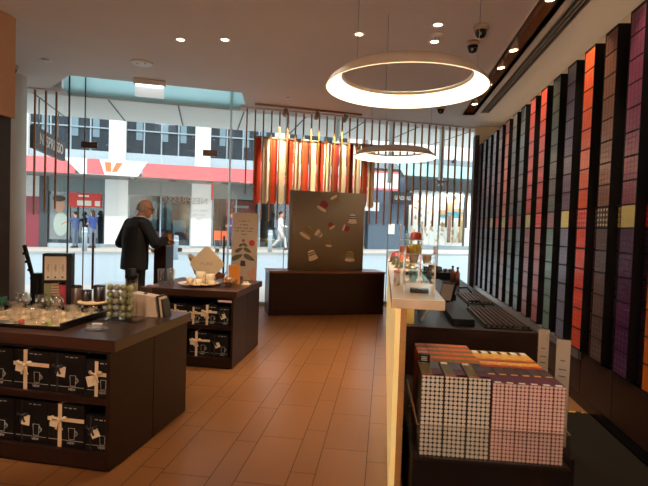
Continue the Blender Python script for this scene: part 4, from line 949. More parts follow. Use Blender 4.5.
w = MB(); w.lathe([(1e-4, T1), (0.045, T1), (0.045, T1+0.25), (0.042, T1+0.25), (0.042, T1+0.006), (1e-4, T1+0.006)], (-1.86, 3.40, 0), 22); part(t, 'glass', w, acryl)
w = MB(); w.lathe([(1e-4, T1+0.007), (0.04, T1+0.007), (0.04, T1+0.15), (1e-4, T1+0.16)], (-1.86, 3.40, 0), 18); part(t, 'contents', w, mat('coffee_beans', (74, 44, 30), 0.5, vary=0.6, scale=90, bump=0.4))
w = MB(); w.lathe([(0.047, T1+0.25), (0.047, T1+0.28), (0.03, T1+0.285), (0.03, T1+0.32), (1e-4, T1+0.322)], (-1.86, 3.40, 0), 22); part(t, 'lid', w, black)
w = MB(); w.box(-1.80, -1.70, 3.40, 3.402, T1, T1+0.21); single('clear_screen', w, acryl, 'clear upright panel behind the cream slanted box', 'panel')

# ------------------------------------------------------------------ on the far cabinet
T2 = 0.775
pcx, pcy = -1.945, 4.95
t = thing('serving_plate', 'large round cream plate on the far cabinet', 'plate', (pcx, pcy, T2))
w = MB(); w.lathe([(0.09, T2), (0.10, T2+0.006), (0.215, T2+0.024), (0.218, T2+0.028), (0.21, T2+0.028), (0.10, T2+0.012), (1e-4, T2+0.012)], (pcx, pcy, 0), 40); part(t, 'dish', w, ivory)
pz = T2+0.0125
def icup(x, y, r, h, label, z=pz, handle=True):
    t = thing('cream_cup', label, 'cup', (x, y, z), 'W', 'cream cups on the plate')
    w = MB(); w.lathe([(1e-4, z), (r*0.62, z), (r*0.9, z+h*0.4), (r, z+h), (r*0.93, z+h), (r*0.82, z+h*0.42), (r*0.5, z+h*0.12), (1e-4, z+h*0.12)], (x, y, 0), 24); part(t, 'bowl', w, ivory)
    if handle:
        w = MB(); pts = [(x+r*0.9+0.02*math.sin(PI*i/6), y-0.01, z+h*0.85-h*0.55*i/6) for i in range(7)]; w.tube(pts, 0.004, 6); part(t, 'handle', w, ivory)
icup(-1.97, 5.06, 0.055, 0.12, 'tallest cream cup at the back of the plate')
icup(-1.865, 5.07, 0.05, 0.10, 'second tallest cream cup at the back of the plate')
icup(-2.035, 4.92, 0.042, 0.07, 'low wide cream cup on the plate side toward the near glasses')
icup(-1.915, 4.86, 0.037, 0.06, 'small cream cup at the front of the plate', handle=False)
icup(-1.80, 4.93, 0.04, 0.04, 'shallow cream cup on the plate side toward the basket', handle=False)
for i, (x, y) in enumerate(((-2.06, 4.86), (-1.98, 4.83), (-1.84, 4.83), (-1.77, 4.88))):
    w = MB(); w.lathe([(0.02, pz+0.004), (0.022, pz+0.012), (0.014, pz+0.016), (1e-4, pz+0.017)], (x, y, 0), 14); single('biscuit', w, mat('biscuit', (206, 140, 70), 0.7), 'small round biscuit on the cream plate rim, %s along' % ORD[i], 'biscuit', 'W', 'biscuits on the plate')
# square board standing on its corner
def rsq(c, s, r, yy):
    pts = []
    for q in range(4):
        for i in range(5):
            a = PI/2*q+PI/2*i/4-PI/4+PI/4
            dx = (s/2-r)*(1 if q in (0, 3) else -1)+r*math.cos(a); dz = (s/2-r)*(1 if q in (0, 1) else -1)+r*math.sin(a)
            k_ = math.sqrt(.5); pts.append((c[0]+k_*(dx-dz), yy, c[2]+k_*(dx+dz)))
    return pts
t = thing('tasting_board', 'cream rounded square board standing on its corner behind the plate', 'board', (-1.97, 5.28, T2))
w = MB(); w.prism(rsq((-1.975, 0, T2+0.205), 0.31, 0.055, 5.24), (0, 0.018, 0)); part(t, 'panel', w, ivory, 0.003)
part(t, 'lettering', text_mb('PURE', 0.052, facing((-1.975, 5.2385, T2+0.205), (1, 0, 0), (0, 0, 1)), 0.001, sx=1.25), mat('etched_letter', (184, 164, 134), 0.6))
t = thing('wooden_board', 'brown wooden board propped behind the cream square board', 'board', (-2.05, 5.33, T2))
w = MB(); w.prism([(-2.235, 5.32, T2+0.285), (-2.205, 5.32, T2+0.31), (-2.03, 5.32, T2+0.20), (-1.80, 5.32, T2+0.085), (-1.775, 5.32, T2+0.12), (-1.80, 5.32, T2+0.045), (-1.97, 5.32, T2+0.0), (-2.09, 5.32, T2+0.0), (-2.15, 5.32, T2+0.08)], (0, 0.025, 0)); part(t, 'panel', w, mat('walnut', (130, 80, 54), 0.5, vary=0.3, stretch=(8, 2, 2)), 0.003)
w = MB(); w.prism([(-2.235, 5.31, T2+0.285), (-2.205, 5.31, T2+0.31), (-2.06, 5.31, T2+0.225), (-2.10, 5.31, T2+0.19)], (0, 0.01, 0)); part(t, 'maple_edge', w, mat('maple', (228, 190, 150), 0.5))
for i, (x, y) in enumerate(((-2.33, 4.86), (-2.26, 4.93), (-2.20, 4.83))):
    z = T2; w = MB(); w.lathe([(1e-4, z), (0.028, z), (0.035, z+0.17), (0.032, z+0.17), (0.026, z+0.012), (1e-4, z+0.012)], (x, y, 0), 18)
    single('tall_glass', w, cupglass, 'tall empty glass on the far cabinet corner, %s of three' % ORD[i], 'glass', 'W', 'tall glasses on the far cabinet')
t = thing('capsule_bowl', 'glass bowl of mixed capsules on the far cabinet', 'bowl', (-1.63, 5.05, T2))
bx_, by_ = -1.635, 5.03
w = MB(); w.box(-1.69, -1.58, 4.90, 4.97, T2, T2+0.02); single('clear_label_block', w, acryl, 'clear block in front of the glass capsule bowl', 'block')
w = MB(); w.lathe([(1e-4, T2), (0.05, T2), (0.085, T2+0.045), (0.098, T2+0.07), (0.094, T2+0.07), (0.08, T2+0.046), (0.046, T2+0.008), (1e-4, T2+0.008)], (bx_, by_, 0), 26); part(t, 'glass', w, cupglass)
rnd = random.Random(3); capcols = [(224, 190, 110), (236, 218, 176), (176, 90, 50), (150, 124, 96), (212, 170, 90)]
for i in range(16):
    a = rnd.random()*2*PI; rr = (0.062 if i < 10 else 0.03)*math.sqrt(rnd.random()); z = T2+0.012+(0.03 if i < 8 else 0.055)
    R = Euler((rnd.random()*2, rnd.random()*2, 0)).to_matrix()
    w = MB(); w.lathe([(1e-4, -0.016), (0.023, -0.016), (0.021, -0.011), (0.015, 0.014), (1e-4, 0.019)], (bx_+rr*math.cos(a), by_+rr*math.sin(a), z), 12, R=R)
    cc = capcols[i % 5]; nm = ('amber', 'cream', 'rust', 'taupe', 'golden')[i % 5]
    single('coffee_capsule', w, mat('capsule_'+nm, cc, 0.3, metal=0.4), '%s capsule in the glass bowl on the far cabinet, %s %s one' % (nm, ('lower' if i < 8 else 'upper'), ('first', 'second', 'third', 'fourth')[i//5]), 'capsule', 'W', 'capsules in the glass bowl')
w = MB(); w.box(-1.705, -1.575, 5.20, 5.21, T2, T2+0.21)
t = thing('orange_card', 'orange card standing behind the glass capsule bowl', 'card', (-1.64, 5.2, T2)); part(t, 'card', w, mat('orange_card', (226, 140, 50), 0.6))
w = MB(); w.box(-1.69, -1.59, 5.19, 5.25, T2, T2+0.01); part(t, 'foot', w, acryl)
t = thing('small_dish', 'small square cream dish beside the orange card', 'dish', (-1.50, 5.22, T2))
w = MB(); w.box(-1.54, -1.455, 5.15, 5.24, T2, T2+0.012); part(t, 'plate', w, ivory, 0.003)
for i, (x, y) in enumerate(((-1.515, 5.18), (-1.485, 5.20))):
    w = MB(); w.lathe([(0.016, T2+0.012), (0.013, T2+0.034), (1e-4, T2+0.038)], (x, y, 0), 12); single('coffee_capsule', w, mat('capsule_cream', (226, 206, 160), 0.3, metal=0.4), 'capsule on the small cream dish, %s one' % ('nearer', 'farther')[i], 'capsule', 'W', 'capsules on the dish')
w = MB(); w.box(-2.40, -2.30, 4.70, 4.76, T2, T2+0.012); single('pink_leaflets', w, mat('pink_label', (232, 190, 190), 0.5), 'small stack of pink leaflets at the far cabinet corner', 'leaflets')
# ================================================================== bench by the glass, poster box, standing poster, pedestal
t = thing('display_bench', 'long low dark red-brown bench under the capsule poster', 'bench', (-3.1, -0.45, 0), 'F')
w = MB(); w.box(-4.06, -2.12, -0.71, -0.20, 0.0, 0.115); part(t, 'plinth', w, benchw, 0.002)
w = MB(); w.box(-4.05, -2.13, -0.70, -0.21, 0.115, 0.12); part(t, 'shadow_gap', w, black)
w = MB(); w.box(-4.06, -2.12, -0.71, -0.20, 0.12, 0.68); part(t, 'body', w, benchw, 0.002)
w = MB(); w.box(-4.07, -2.11, -0.72, -0.19, 0.68, 0.71); part(t, 'top', w, mat('bench_top', (110, 50, 34), 0.3, vary=0.15, stretch=(2, 14, 2)), 0.003)
t = thing('poster_box', 'big taupe standing panel printed with floating capsules on the bench', 'poster', (-3.07, -0.38, 0.71), 'F')
taupe = mat('taupe_print', (134, 118, 98), 0.5, vary=0.03, scale=1.5)
w = MB(); pts = []
x0, x1, y0, y1 = -3.715, -2.43, -0.47, -0.27; r = 0.085
for cx, cy, a0 in ((x0+r, y0+r, PI), (x1-0.02, y0+0.02, 1.5*PI), (x1-0.02, y1-0.02, 0), (x0+r, y1-r, PI/2)):
    rr = r if cx < -3 else 0.02
    for i in range(9): a = a0+PI/2*i/8; pts.append((cx+rr*math.cos(a), cy+rr*math.sin(a), 0.71))
w.prism(pts, (0, 0, 1.31)); w.sm = [False, False]+[True]*(len(w.sm)-2)
o = part(t, 'panel', w, taupe); 
def pcap(cx, cz, s, ang, body, band, label=None):
    """one printed capsule: a dome with a wide rim, lying at its own angle"""
    ca_, sa_ = math.cos(ang), math.sin(ang)
    def P(x, z, d): return (cx+s*(x*ca_-z*sa_), y0-d, cz+s*(x*sa_+z*ca_))
    out = [(-0.5, -0.42), (-0.42, -0.5), (0.0, -0.56), (0.42, -0.5), (0.5, -0.42), (0.47, -0.34), (0.41, -0.28), (0.36, 0.26), (0.24, 0.42), (0, 0.47), (-0.24, 0.42), (-0.36, 0.26), (-0.41, -0.28), (-0.47, -0.34)]
    w = MB(); w.prism([P(x, z, 0.0012) for x, z in out], (0, 0.0012, 0), 0)
    w.prism([P(x, z, 0.0018) for x, z in [(-0.41, -0.26), (0.41, -0.26), (0.36, 0.26), (0.24, 0.42), (0, 0.47), (-0.24, 0.42), (-0.36, 0.26)]], (0, 0.0007, 0), 1)
    for z in (-0.05, 0.15): w.prism([P(x, zz, 0.0024) for x, zz in [(-0.385, z), (0.385, z), (0.37, z+0.10), (-0.37, z+0.10)]], (0, 0.0006, 0), 2)
    part(t, 'printed_capsule', w, [mat('print_rim', (226, 206, 186), 0.5), body, band])
pr = {'red': mat('print_red', (164, 62, 62), 0.5), 'khaki': mat('print_khaki', (150, 128, 84), 0.5), 'ivory': mat('print_ivory', (222, 206, 184), 0.5), 'navy': mat('print_navy', (50, 52, 88), 0.5), 'dred': mat('print_dark_red', (130, 40, 46), 0.5), 'dkhaki': mat('print_dark_khaki', (118, 98, 62), 0.5)}
def PX(u, v):  # place on the panel face by its own proportions
    return (x0+(u-45)/(452-45)*(x1-x0), 2.02-(v-40)/(462-40)*1.31)
for (u, v, s, a, b, n_) in ((222, 112, .165, .5, 'red', 'dred'), (285, 82, .125, 2.6, 'khaki', 'dkhaki'), (384, 178, .15, 0, 'ivory', 'navy'), (265, 218, .105, -.6, 'red', 'dred'), (352, 233, .115, 1.9, 'red', 'dred'),
                            (140, 257, .19, .55, 'khaki', 'dkhaki'), (203, 268, .115, 2.2, 'ivory', 'navy'), (258, 316, .10, .1, 'khaki', 'dkhaki'), (168, 380, .16, -.35, 'ivory', 'navy'), (377, 382, .165, .03, 'khaki', 'dkhaki')):
    cx, cz = PX(u, v); pcap(cx, cz, s*1.08, -a, pr[b], pr[n_])
for u in (190, 385):
    cx, cz = PX(u, 447); w = MB(); w.prism([(cx+0.085*math.cos(2*PI*i/20), y0-0.001, cz+0.014*math.sin(2*PI*i/20)) for i in range(20)], (0, 0.001, 0)); part(t, 'printed_base_spot', w, mat('print_shade', (120, 104, 88), 0.5))

# standing tree poster behind the far cabinet
t = thing('standing_poster', 'tall beige poster with a tree made of leaves behind the far cabinet', 'poster', (-1.905, 6.45, 0))
X0, X1, Y = -2.075, -1.72, 6.43
w = MB(); w.box(X0, X1, Y, Y+0.03, 0.02, 1.59); part(t, 'panel', w, mat('poster_beige', (196, 176, 154), 0.6, vary=0.03), 0.002)
w = MB(); w.box(X0+0.03, X1-0.03, Y-0.1, Y+0.15, 0.0, 0.02); part(t, 'foot', w, steel)
yk = Y-0.0015
pi_ = mat('poster_ink', (70, 56, 50), 0.6)
for tx, sz, z in (('PRENEZ TEMPS', 0.03, 1.475), ('TREE', 0.038, 1.425), ('TAKE YOUR PLEASURE', 0.03, 1.38), ('ALL YEAR LONG', 0.026, 1.335)):
    pass
lm = MB()
for z, ww in ((1.48, 0.16), (1.43, 0.11), (1.385, 0.27), (1.345, 0.24), (1.30, 0.10)):
    n = int(ww/0.018); 
    for i in range(n):
        if (i*7+int(z*100)) % 5 == 0: continue
        x = -1.905-ww/2+ww*i/n; lm.box(x, x+0.011, yk, yk+0.001, z-0.007, z+0.007)
part(t, 'lettering', lm, pi_)
leafm = mat('leaf_print', (92, 86, 58), 0.6, vary=0.3); leafd = mat('leaf_print_dark', (70, 52, 40), 0.6)
def leaf(cx, cz, L, wd, a):
    w = MB(); pts = []
    for i in range(17):
        q = 2*PI*i/17; x = L/2*math.cos(q); z = wd/2*math.sin(q)*(1-0.35*math.cos(q)); pts.append((cx+x*math.cos(a)-z*math.sin(a), yk-0.0005, cz+x*math.sin(a)+z*math.cos(a)))
    w.prism(pts, (0, 0.0015, 0)); return w
cx = -1.91
for (dx, z, L, wd, a) in ((-.028, 1.155, .075, .035, .5), (.028, 1.155, .075, .035, -.5), (-.06, 1.085, .12, .05, .5), (.06, 1.085, .12, .05, -.5), (-.085, .985, .17, .065, .45), (.085, .985, .17, .065, -.45)):
    part(t, 'printed_leaf', leaf(cx+dx, z, L, wd, a), leafm)
w = MB(); w.prism([(cx+0.03*math.sin(2*PI*i/10)*(1 if i % 2 else .5), yk-0.0005, 1.215+0.03*math.cos(2*PI*i/10)*(1 if i % 2 else .5)) for i in range(10)], (0, .0015, 0)); part(t, 'printed_star', w, mat('print_brick', (150, 50, 40), 0.5))
w = MB(); w.prism([(X0+0.285+0.042*math.cos(2*PI*i/24), yk-0.0005, 1.185+0.042*math.sin(2*PI*i/24)) for i in range(24)], (0, .0015, 0)); part(t, 'printed_seal', w, mat('print_seal', (190, 60, 44), 0.5))
w = MB(); w.prism([(cx-.04, yk, .865), (cx+.04, yk, .865), (cx+.03, yk, .94), (cx-.03, yk, .94)], (0, .0012, 0)); part(t, 'printed_pot', w, mat('print_violet', (72, 50, 62), 0.5))
w = MB(); w.prism([(cx-0.02+.03*math.cos(2*PI*i/16), yk, .70+.028*math.sin(2*PI*i/16)) for i in range(16)], (0, .0012, 0)); part(t, 'printed_capsule', w, mat('print_plum', (130, 44, 54), 0.5))
w = MB(); w.prism([(X1-.13, yk, .78), (X1-.01, yk, .86), (X1-.01, yk, .66), (X1-.05, yk, .62)], (0, .0012, 0)); part(t, 'printed_ribbon', w, mat('print_peach', (206, 150, 120), 0.5))

t = thing('pedestal', 'slim dark pedestal the man in black leans over', 'pedestal', (-2.995, 6.32, 0))
w = MB(); w.box(-3.08, -2.91, 6.20, 6.44, 0.0, 1.10); part(t, 'body', w, wood, 0.003)
w = MB(); w.box(-3.085, -2.905, 6.195, 6.445, 1.10, 1.12); part(t, 'top', w, woodh, 0.002)
t = thing('leaflet_holder', 'brown and amber leaflet holder on top of the slim pedestal', 'leaflet holder', (-2.95, 6.33, 1.12))
w = MB(); w.obox((-2.955, 6.36, 1.20), (0.14, 0.05, 0.16), (-0.25, 0, 0)); part(t, 'body', w, mat('leaflet_brown', (120, 74, 46), 0.5), 0.003)
w = MB(); w.obox((-2.925, 6.33, 1.205), (0.05, 0.006, 0.13), (-0.25, 0, 0)); part(t, 'leaflet', w, mat('leaflet_amber', (214, 150, 60), 0.5))

# ================================================================== people
skin = mat('skin', (206, 150, 122), 0.55, vary=0.06); suit = mat('black_suit', (17, 17, 20), 0.8, vary=0.2, scale=40); hairg = mat('grey_hair', (150, 138, 128), 0.8)
def fuse(o, vox, smooth=3):
    m = o.modifiers.new('fuse', 'REMESH'); m.mode = 'VOXEL'; m.voxel_size = vox; m.use_smooth_shade = True
    s = o.modifiers.new('soften', 'SMOOTH'); s.factor = 0.5; s.iterations = smooth; return o
def head(w, c, yaw, pitch=0.0, s=1.0):
    """skull, jaw, nose, ears; c = centre of the skull, facing +y turned by yaw"""
    R = Euler((pitch, 0, yaw)).to_matrix(); c = Vector(c)
    def at(x, y, z): return c+R@(Vector((x, y, z))*s)
    w.ell(at(0, -0.008, 0.022), 0.076*s, 0.096*s, 0.098*s, 20, 14, 0, R)
    w.ell(at(0, 0.022, -0.045), 0.058*s, 0.070*s, 0.078*s, 18, 12, 0, R)
    w.ell(at(0, 0.066, -0.088), 0.030*s, 0.026*s, 0.026*s, 12, 8, 0, R)
    w.cap(at(0, 0.088, 0.008), at(0, 0.108, -0.034), 0.010*s, 0.016*s, 10)
    w.ell(at(0, 0.086, -0.066), 0.026*s, 0.014*s, 0.012*s, 12, 8, 0, R)
    for sx in (-1, 1):
        w.ell(at(sx*0.078, -0.006, -0.012), 0.010*s, 0.022*s, 0.034*s, 10, 8, 0, R)
        w.ell(at(sx*0.032, 0.080, 0.022), 0.024*s, 0.012*s, 0.010*s, 10, 8, 0, R)
    return at
def hand(w, wrist, d, side, palm_n, vs=1.0):
    """palm with four unequal curled fingers and a thumb leaving its side"""
    d = Vector(d).normalized(); n = Vector(palm_n).normalized(); sd = d.cross(n).normalized()*side; wrist = Vector(wrist)
    pc = wrist+d*0.045
    for k in (-1.5, -0.5, 0.5, 1.5): w.cap(wrist+sd*k*0.012, wrist+d*0.085+sd*k*0.020, 0.014, 0.012, 10)
    for k, L in ((-1.5, .055), (-.5, .072), (.5, .078), (1.5, .068)):
        a = wrist+d*0.088+sd*k*0.021; b = a+(d*0.85+n*0.5).normalized()*L*0.55; c = b+(d*0.35+n*0.95).normalized()*L*0.5
        w.cap(a, b, 0.0095, 0.0088, 8); w.cap(b, c, 0.0088, 0.0078, 8)
    a = wrist+d*0.02+sd*0.03; b = a+(d*0.6+sd*0.8+n*.2).normalized()*0.045; c = b+(d*0.9+n*.5).normalized()*0.035
    w.cap(a, b, 0.013, 0.0105, 8); w.cap(b, c, 0.0105, 0.0085, 8)

# the man in black at the pedestal
mx_, my_ = -3.25, 6.02; rz = math.radians(-42)
t = thing('person', 'bald man in a black suit and glasses leaning over the slim pedestal', 'person', (mx_, my_, 0), 'W', None, rz)
BASE[t.name] = Vector((0, 0, 0))
w = MB()
hx, hy, hz = 0.01, 0.12, 1.60
at = head(w, (hx, hy, hz), math.radians(-8), math.radians(-14))
w.cap((0, 0.03, 1.40), (0.005, 0.085, 1.53), 0.064, 0.058)
w.loft([((0, 0, 0.86), .15, .10, 0), ((0, .0, 1.0), .145, .10, 0), ((0, .01, 1.2), .165, .11, 0), ((0, .015, 1.34), .17, .095, 0), ((0, .03, 1.40), .08, .06, 0)])
sR, eR, wR = (0.205, 0.04, 1.39), (0.275, 0.16, 1.15), (0.19, 0.33, 1.20)
sL, eL, wL = (-0.205, 0.0, 1.39), (-0.305, -0.09, 1.13), (-0.13, 0.17, 1.07)
for a, b, c in ((sR, eR, wR), (sL, eL, wL)): w.cap(a, b, 0.05, 0.042); w.cap(b, c, 0.042, 0.03)
hand(w, wR, (-0.35, 0.9, -0.1), 1, (0, 0.2, -1)); hand(w, wL, (0.75, 0.65, -0.05), -1, (0, 0, -1))
for sx in (-1, 1):
    w.cap((sx*.085, 0, .88), (sx*.09, .015, .48), .08, .055); w.cap((sx*.09, .015, .48), (sx*.095, -.01, .09), .052, .036); w.cap((sx*.095, -.03, .045), (sx*.11, .13, .035), .04, .034)
o = part(t, 'body', w, skin); fuse(o, 0.0065, 2)
w = MB(); w.loft([((0, -.01, 0.80), .23, .165, 0), ((0, -.005, 0.92), .225, .165, 0), ((0, .0, 1.06), .21, .16, 0), ((0, .005, 1.23), .23, .165, 0), ((0, .01, 1.36), .235, .145, 0), ((0, .025, 1.44), .16, .11, 0), ((0, .045, 1.49), .078, .078, 0)], 28)
for a, b, c in ((sR, eR, wR), (sL, eL, wL)):
    a = Vector(a); b = Vector(b); c = Vector(c); w.cap(a, b, 0.086, 0.072); w.cap(b, b+(c-b)*0.93, 0.072, 0.053)
o = part(t, 'jacket', w, suit); fuse(o, 0.012, 3)
w = MB()
for sx in (-1, 1): w.cap((sx*.09, 0, .90), (sx*.095, .015, .48), .107, .08); w.cap((sx*.095, .015, .48), (sx*.098, -.01, .10), .08, .066)
w.ell((0, 0, .90), .18, .13, .12); o = part(t, 'trousers', w, suit); fuse(o, 0.012, 3)
for sx in (-1, 1):
    w = MB(); w.loft([((sx*.105, .05, 0.0), .047, .145, 0), ((sx*.105, .05, .03), .05, .148, 0), ((sx*.1, .03, .07), .046, .12, 0), ((sx*.097, -.02, .11), .042, .055, 0)]); part(t, 'shoe', w, blackg)
w = MB(); R = Euler((math.radians(-14), 0, math.radians(-8))).to_matrix()
for i in range(40):                                    # short grey fringe round the back of the bald head
    a = PI*1.05+PI*0.9*i/39 if i < 40 else 0
    for zz in (-0.045, -0.022, 0.002, 0.022):
        q = Vector((0.078*math.cos(a), -0.008+0.094*math.sin(a), zz+0.01)); w.ell(at(*q), .011, .011, .014, 6, 5)
o = part(t, 'hair', w, hairg); fuse(o, 0.009, 3)
gm = mat('glasses_frame', (26, 24, 24), 0.3)
w = MB()
for sx in (-1, 1):
    pts = [at(sx*0.034+0.026*math.cos(2*PI*i/14), 0.102, 0.012+0.020*math.sin(2*PI*i/14)) for i in range(15)]; w.tube(pts, 0.0028, 6)
    w.tube([at(sx*0.060, 0.100, 0.016), at(sx*0.080, 0.06, 0.016), at(sx*0.083, -0.01, 0.012)], 0.0028, 6)
w.tube([at(-0.008, 0.104, 0.014), at(0.008, 0.104, 0.014)], 0.0028, 6); part(t, 'glasses', w, gm)
w = MB()
for sx in (-1, 1): w.ell(at(sx*0.034, 0.089, 0.012), .012, .008, .009, 12, 8)
part(t, 'eyes', w, mat('eye_dark', (60, 44, 36), 0.2))
w = MB(); w.lathe([(.083, 1.47), (.07, 1.505), (.065, 1.505), (.075, 1.47)], (0.0, .055, 0), 20, 0, True, True); part(t, 'collar', w, mat('white_collar', (205, 205, 205), 0.7))

def walker(label, s, off, z, H, face, top, trs, hairc, pose, longhair=False, bag=None):
    k = H/1.72
    t = thing('person', label, 'person', (s, off, z), 'F', None, face); BASE[t.name] = Vector((0, 0, 0))
    def S(p): return Vector(p)*k
    w = MB(); at = head(w, S((0, .03, 1.60)), 0, 0, k); w.cap(S((0, .01, 1.38)), S((0, .02, 1.54)), .055*k, .05*k)
    w.loft([(S((0, 0, .88)), .14*k, .09*k, 0), (S((0, 0, 1.1)), .13*k, .09*k, 0), (S((0, 0, 1.34)), .16*k, .09*k, 0), (S((0, .01, 1.42)), .07*k, .06*k, 0)])
    arms = pose['arms']; legs = pose['legs']
    for a, b, c in arms: w.cap(S(a), S(b), .045*k, .038*k); w.cap(S(b), S(c), .038*k, .027*k); d = (Vector(c)-Vector(b)); hand(w, S(c), d, 1, (0, -1, -.3))
    for a, b, c in legs: w.cap(S(a), S(b), .075*k, .05*k); w.cap(S(b), S(c), .05*k, .035*k); w.cap(S(c)+Vector((0, -.02, -.03)), S(c)+Vector((0, .13, -.035)), .035*k, .03*k)
    fuse(part(t, 'body', w, skin), 0.013, 2)
    w = MB(); w.loft([(S((0, 0, .86)), .17*k, .125*k, 0), (S((0, 0, 1.1)), .16*k, .12*k, 0), (S((0, 0, 1.33)), .19*k, .12*k, 0), (S((0, .01, 1.43)), .085*k, .075*k, 0)])
    for a, b, c in arms:
        a = S(a); b = S(b); c = S(c); fr_ = pose.get('sleeve', .9)
        if fr_ > .5: w.cap(a, b, .065*k, .056*k); w.cap(b, b+(c-b)*.9, .056*k, .042*k)
        else: w.cap(a, a+(b-a)*.7, .066*k, .06*k)
    fuse(part(t, 'top', w, top), 0.02, 2)
    w = MB(); w.ell(S((0, 0, .88)), .165*k, .12*k, .12*k)
    for a, b, c in legs: a = S(a); b = S(b); c = S(c); w.cap(a, b, .095*k, .07*k); w.cap(b, b+(c-b)*.93, .068*k, .052*k)
    fuse(part(t, 'trousers', w, trs), 0.02, 2)
    w = MB(); w.ell(at(0, -.02, .035), .088*k, .10*k, .098*k, 14, 10)
    if longhair: w.loft([(at(0, -.05, .05), .08*k, .06*k, 0), (at(0, -.07, -.1), .085*k, .05*k, 0), (at(0, -.07, -.22), .07*k, .04*k, 0)])
    fuse(part(t, 'hair', w, hairc), 0.018, 2)
    for a, b, c in legs:
        c = S(c); w = MB(); w.loft([(c+Vector((0, .05, -.075*k)), .045*k, .135*k, 0), (c+Vector((0, .05, -.04*k)), .045*k, .13*k, 0), (c+Vector((0, .0, .02*k)), .04*k, .06*k, 0)]); part(t, 'shoe', w, mat('dark_shoe', (40, 38, 38), 0.5))
    if bag: w = MB(); w.obox(S((0, -.19, 1.18)), (.28*k, .15*k, .40*k)); part(t, 'backpack', w, bag, 0.03)
    return t
stand = {'arms': [((.18, 0, 1.36), (.22, .06, 1.1), (.12, .24, 1.12)), ((-.18, 0, 1.36), (-.24, .02, 1.1), (-.12, .24, 1.08))], 'legs': [((.09, 0, .88), (.09, .01, .48), (.1, 0, .085)), ((-.09, 0, .88), (-.09, .01, .48), (-.1, 0, .085))], 'sleeve': .3}
point = {'arms': [((.18, 0, 1.36), (.23, .02, 1.1), (.2, .15, .95)), ((-.18, 0, 1.36), (-.22, .24, 1.24), (-.2, .48, 1.16))], 'legs': stand['legs'], 'sleeve': .3}
walk = {'arms': [((.18, 0, 1.36), (.2, .12, 1.1), (.16, .32, 1.05)), ((-.18, 0, 1.36), (-.22, -.1, 1.1), (-.2, .06, .92))], 'legs': [((.09, 0, .88), (.09, .22, .52), (.09, .30, .10)), ((-.09, 0, .88), (-.09, -.06, .47), (-.09, -.36, .16))]}
navyt = mat('blue_shirt', (60, 84, 150), 0.8); jean = mat('grey_jeans', (120, 132, 150), 0.8); brownh = mat('brown_hair', (70, 50, 42), 0.8); darkh = mat('dark_hair', (38, 32, 32), 0.8)
walker('woman in a blue shirt and grey jeans at the bank window across the street', -9.92, 15.2, 0.13, 1.70, PI/2-0.7, navyt, jean, brownh, stand, True)
walker('person in a blue shirt reaching an arm out beside the bank poster', -10.62, 15.2, 0.12, 1.62, PI/2-0.5, mat('slate_shirt', (76, 96, 140), 0.8), mat('slate_trousers', (100, 116, 136), 0.8), darkh, point)
walker('person in a white jacket walking past with a backpack', -1.55, 14.7, 0.23, 1.84, PI/2-0.15+PI-0.2, mat('white_jacket', (232, 230, 226), 0.8), mat('pale_trousers', (206, 202, 198), 0.8), darkh, walk, False, mat('blue_grey_pack', (104, 122, 140), 0.7))
walker('person in a blue top behind the beige tree poster, across the street', -3.75, 15.3, 0.2, 1.75, PI/2, mat('bright_blue_top', (58, 90, 170), 0.8), mat('blue_jeans', (70, 90, 140), 0.8), darkh, stand)
# ================================================================== the street and the buildings across it
def strip(name, o0, o1, z0a, z0b, z1a, z1b, m, sa=-34, sb=34, thick=0.2):
    w = MB(); w.add([(sa,o0,z0a),(sb,o0,z0b),(sb,o1,z1b),(sa,o1,z1a),(sa,o0,z0a-thick),(sb,o0,z0b-thick),(sb,o1,z1b-thick),(sa,o1,z1a-thick)], [(0,1,2,3),(7,6,5,4),(4,5,1,0),(5,6,2,1),(6,7,3,2),(7,4,0,3)])
    return struct(name, w, m, 'F')
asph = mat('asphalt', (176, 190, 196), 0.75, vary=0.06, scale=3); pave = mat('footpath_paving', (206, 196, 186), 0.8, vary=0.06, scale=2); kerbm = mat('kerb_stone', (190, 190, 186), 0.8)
zl = lambda s: 0.105+(s+12.8)*0.0135
za, zb = zl(-34), zl(34)
strip('footpath_near', 0.3, 3.2, -.01, -.01, -.02, -.02, pave)
strip('kerb_near', 3.2, 3.4, -.02, -.02, -.02, -.02, kerbm)
strip('road', 3.4, 12.6, -.12, -.12, za-.14, zb-.14, asph)
strip('kerb_far', 12.6, 12.85, za-.03, zb-.03, za-.03, zb-.03, kerbm)
strip('footpath_far', 12.85, 24, za-.03, zb-.03, za, zb, pave)
def line(off, wd, m, name, sa=-34, sb=34):
    q = (off-3.4)/9.2; w = MB(); z = lambda s: -.12+q*(zl(s)-.14+.12)+.004
    w.add([(sa,off,z(sa)),(sb,off,z(sb)),(sb,off+wd,z(sb)+.002),(sa,off+wd,z(sa)+.002)], [(0,1,2,3)]); return struct(name, w, m, 'F')
ylw = mat('yellow_line', (226, 206, 120), 0.7); whl = mat('white_line', (236, 238, 238), 0.7)
line(7.3, .13, ylw, 'road_marking_yellow', -34, -6); line(8.7, .12, whl, 'road_marking_white', -34, 34); line(5.0, .12, whl, 'road_marking_white'); line(11.9, .12, ylw, 'road_marking_yellow'); line(6.2, 0.07, MATS['brushed_steel'], 'road_rail')
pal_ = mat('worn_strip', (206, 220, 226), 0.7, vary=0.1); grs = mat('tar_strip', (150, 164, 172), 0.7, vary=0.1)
line(5.75, .16, pal_, 'road_patch'); line(7.9, .22, grs, 'road_patch'); line(9.6, .2, pal_, 'road_patch'); line(10.6, .25, grs, 'road_patch'); line(4.2, .2, grs, 'road_patch')

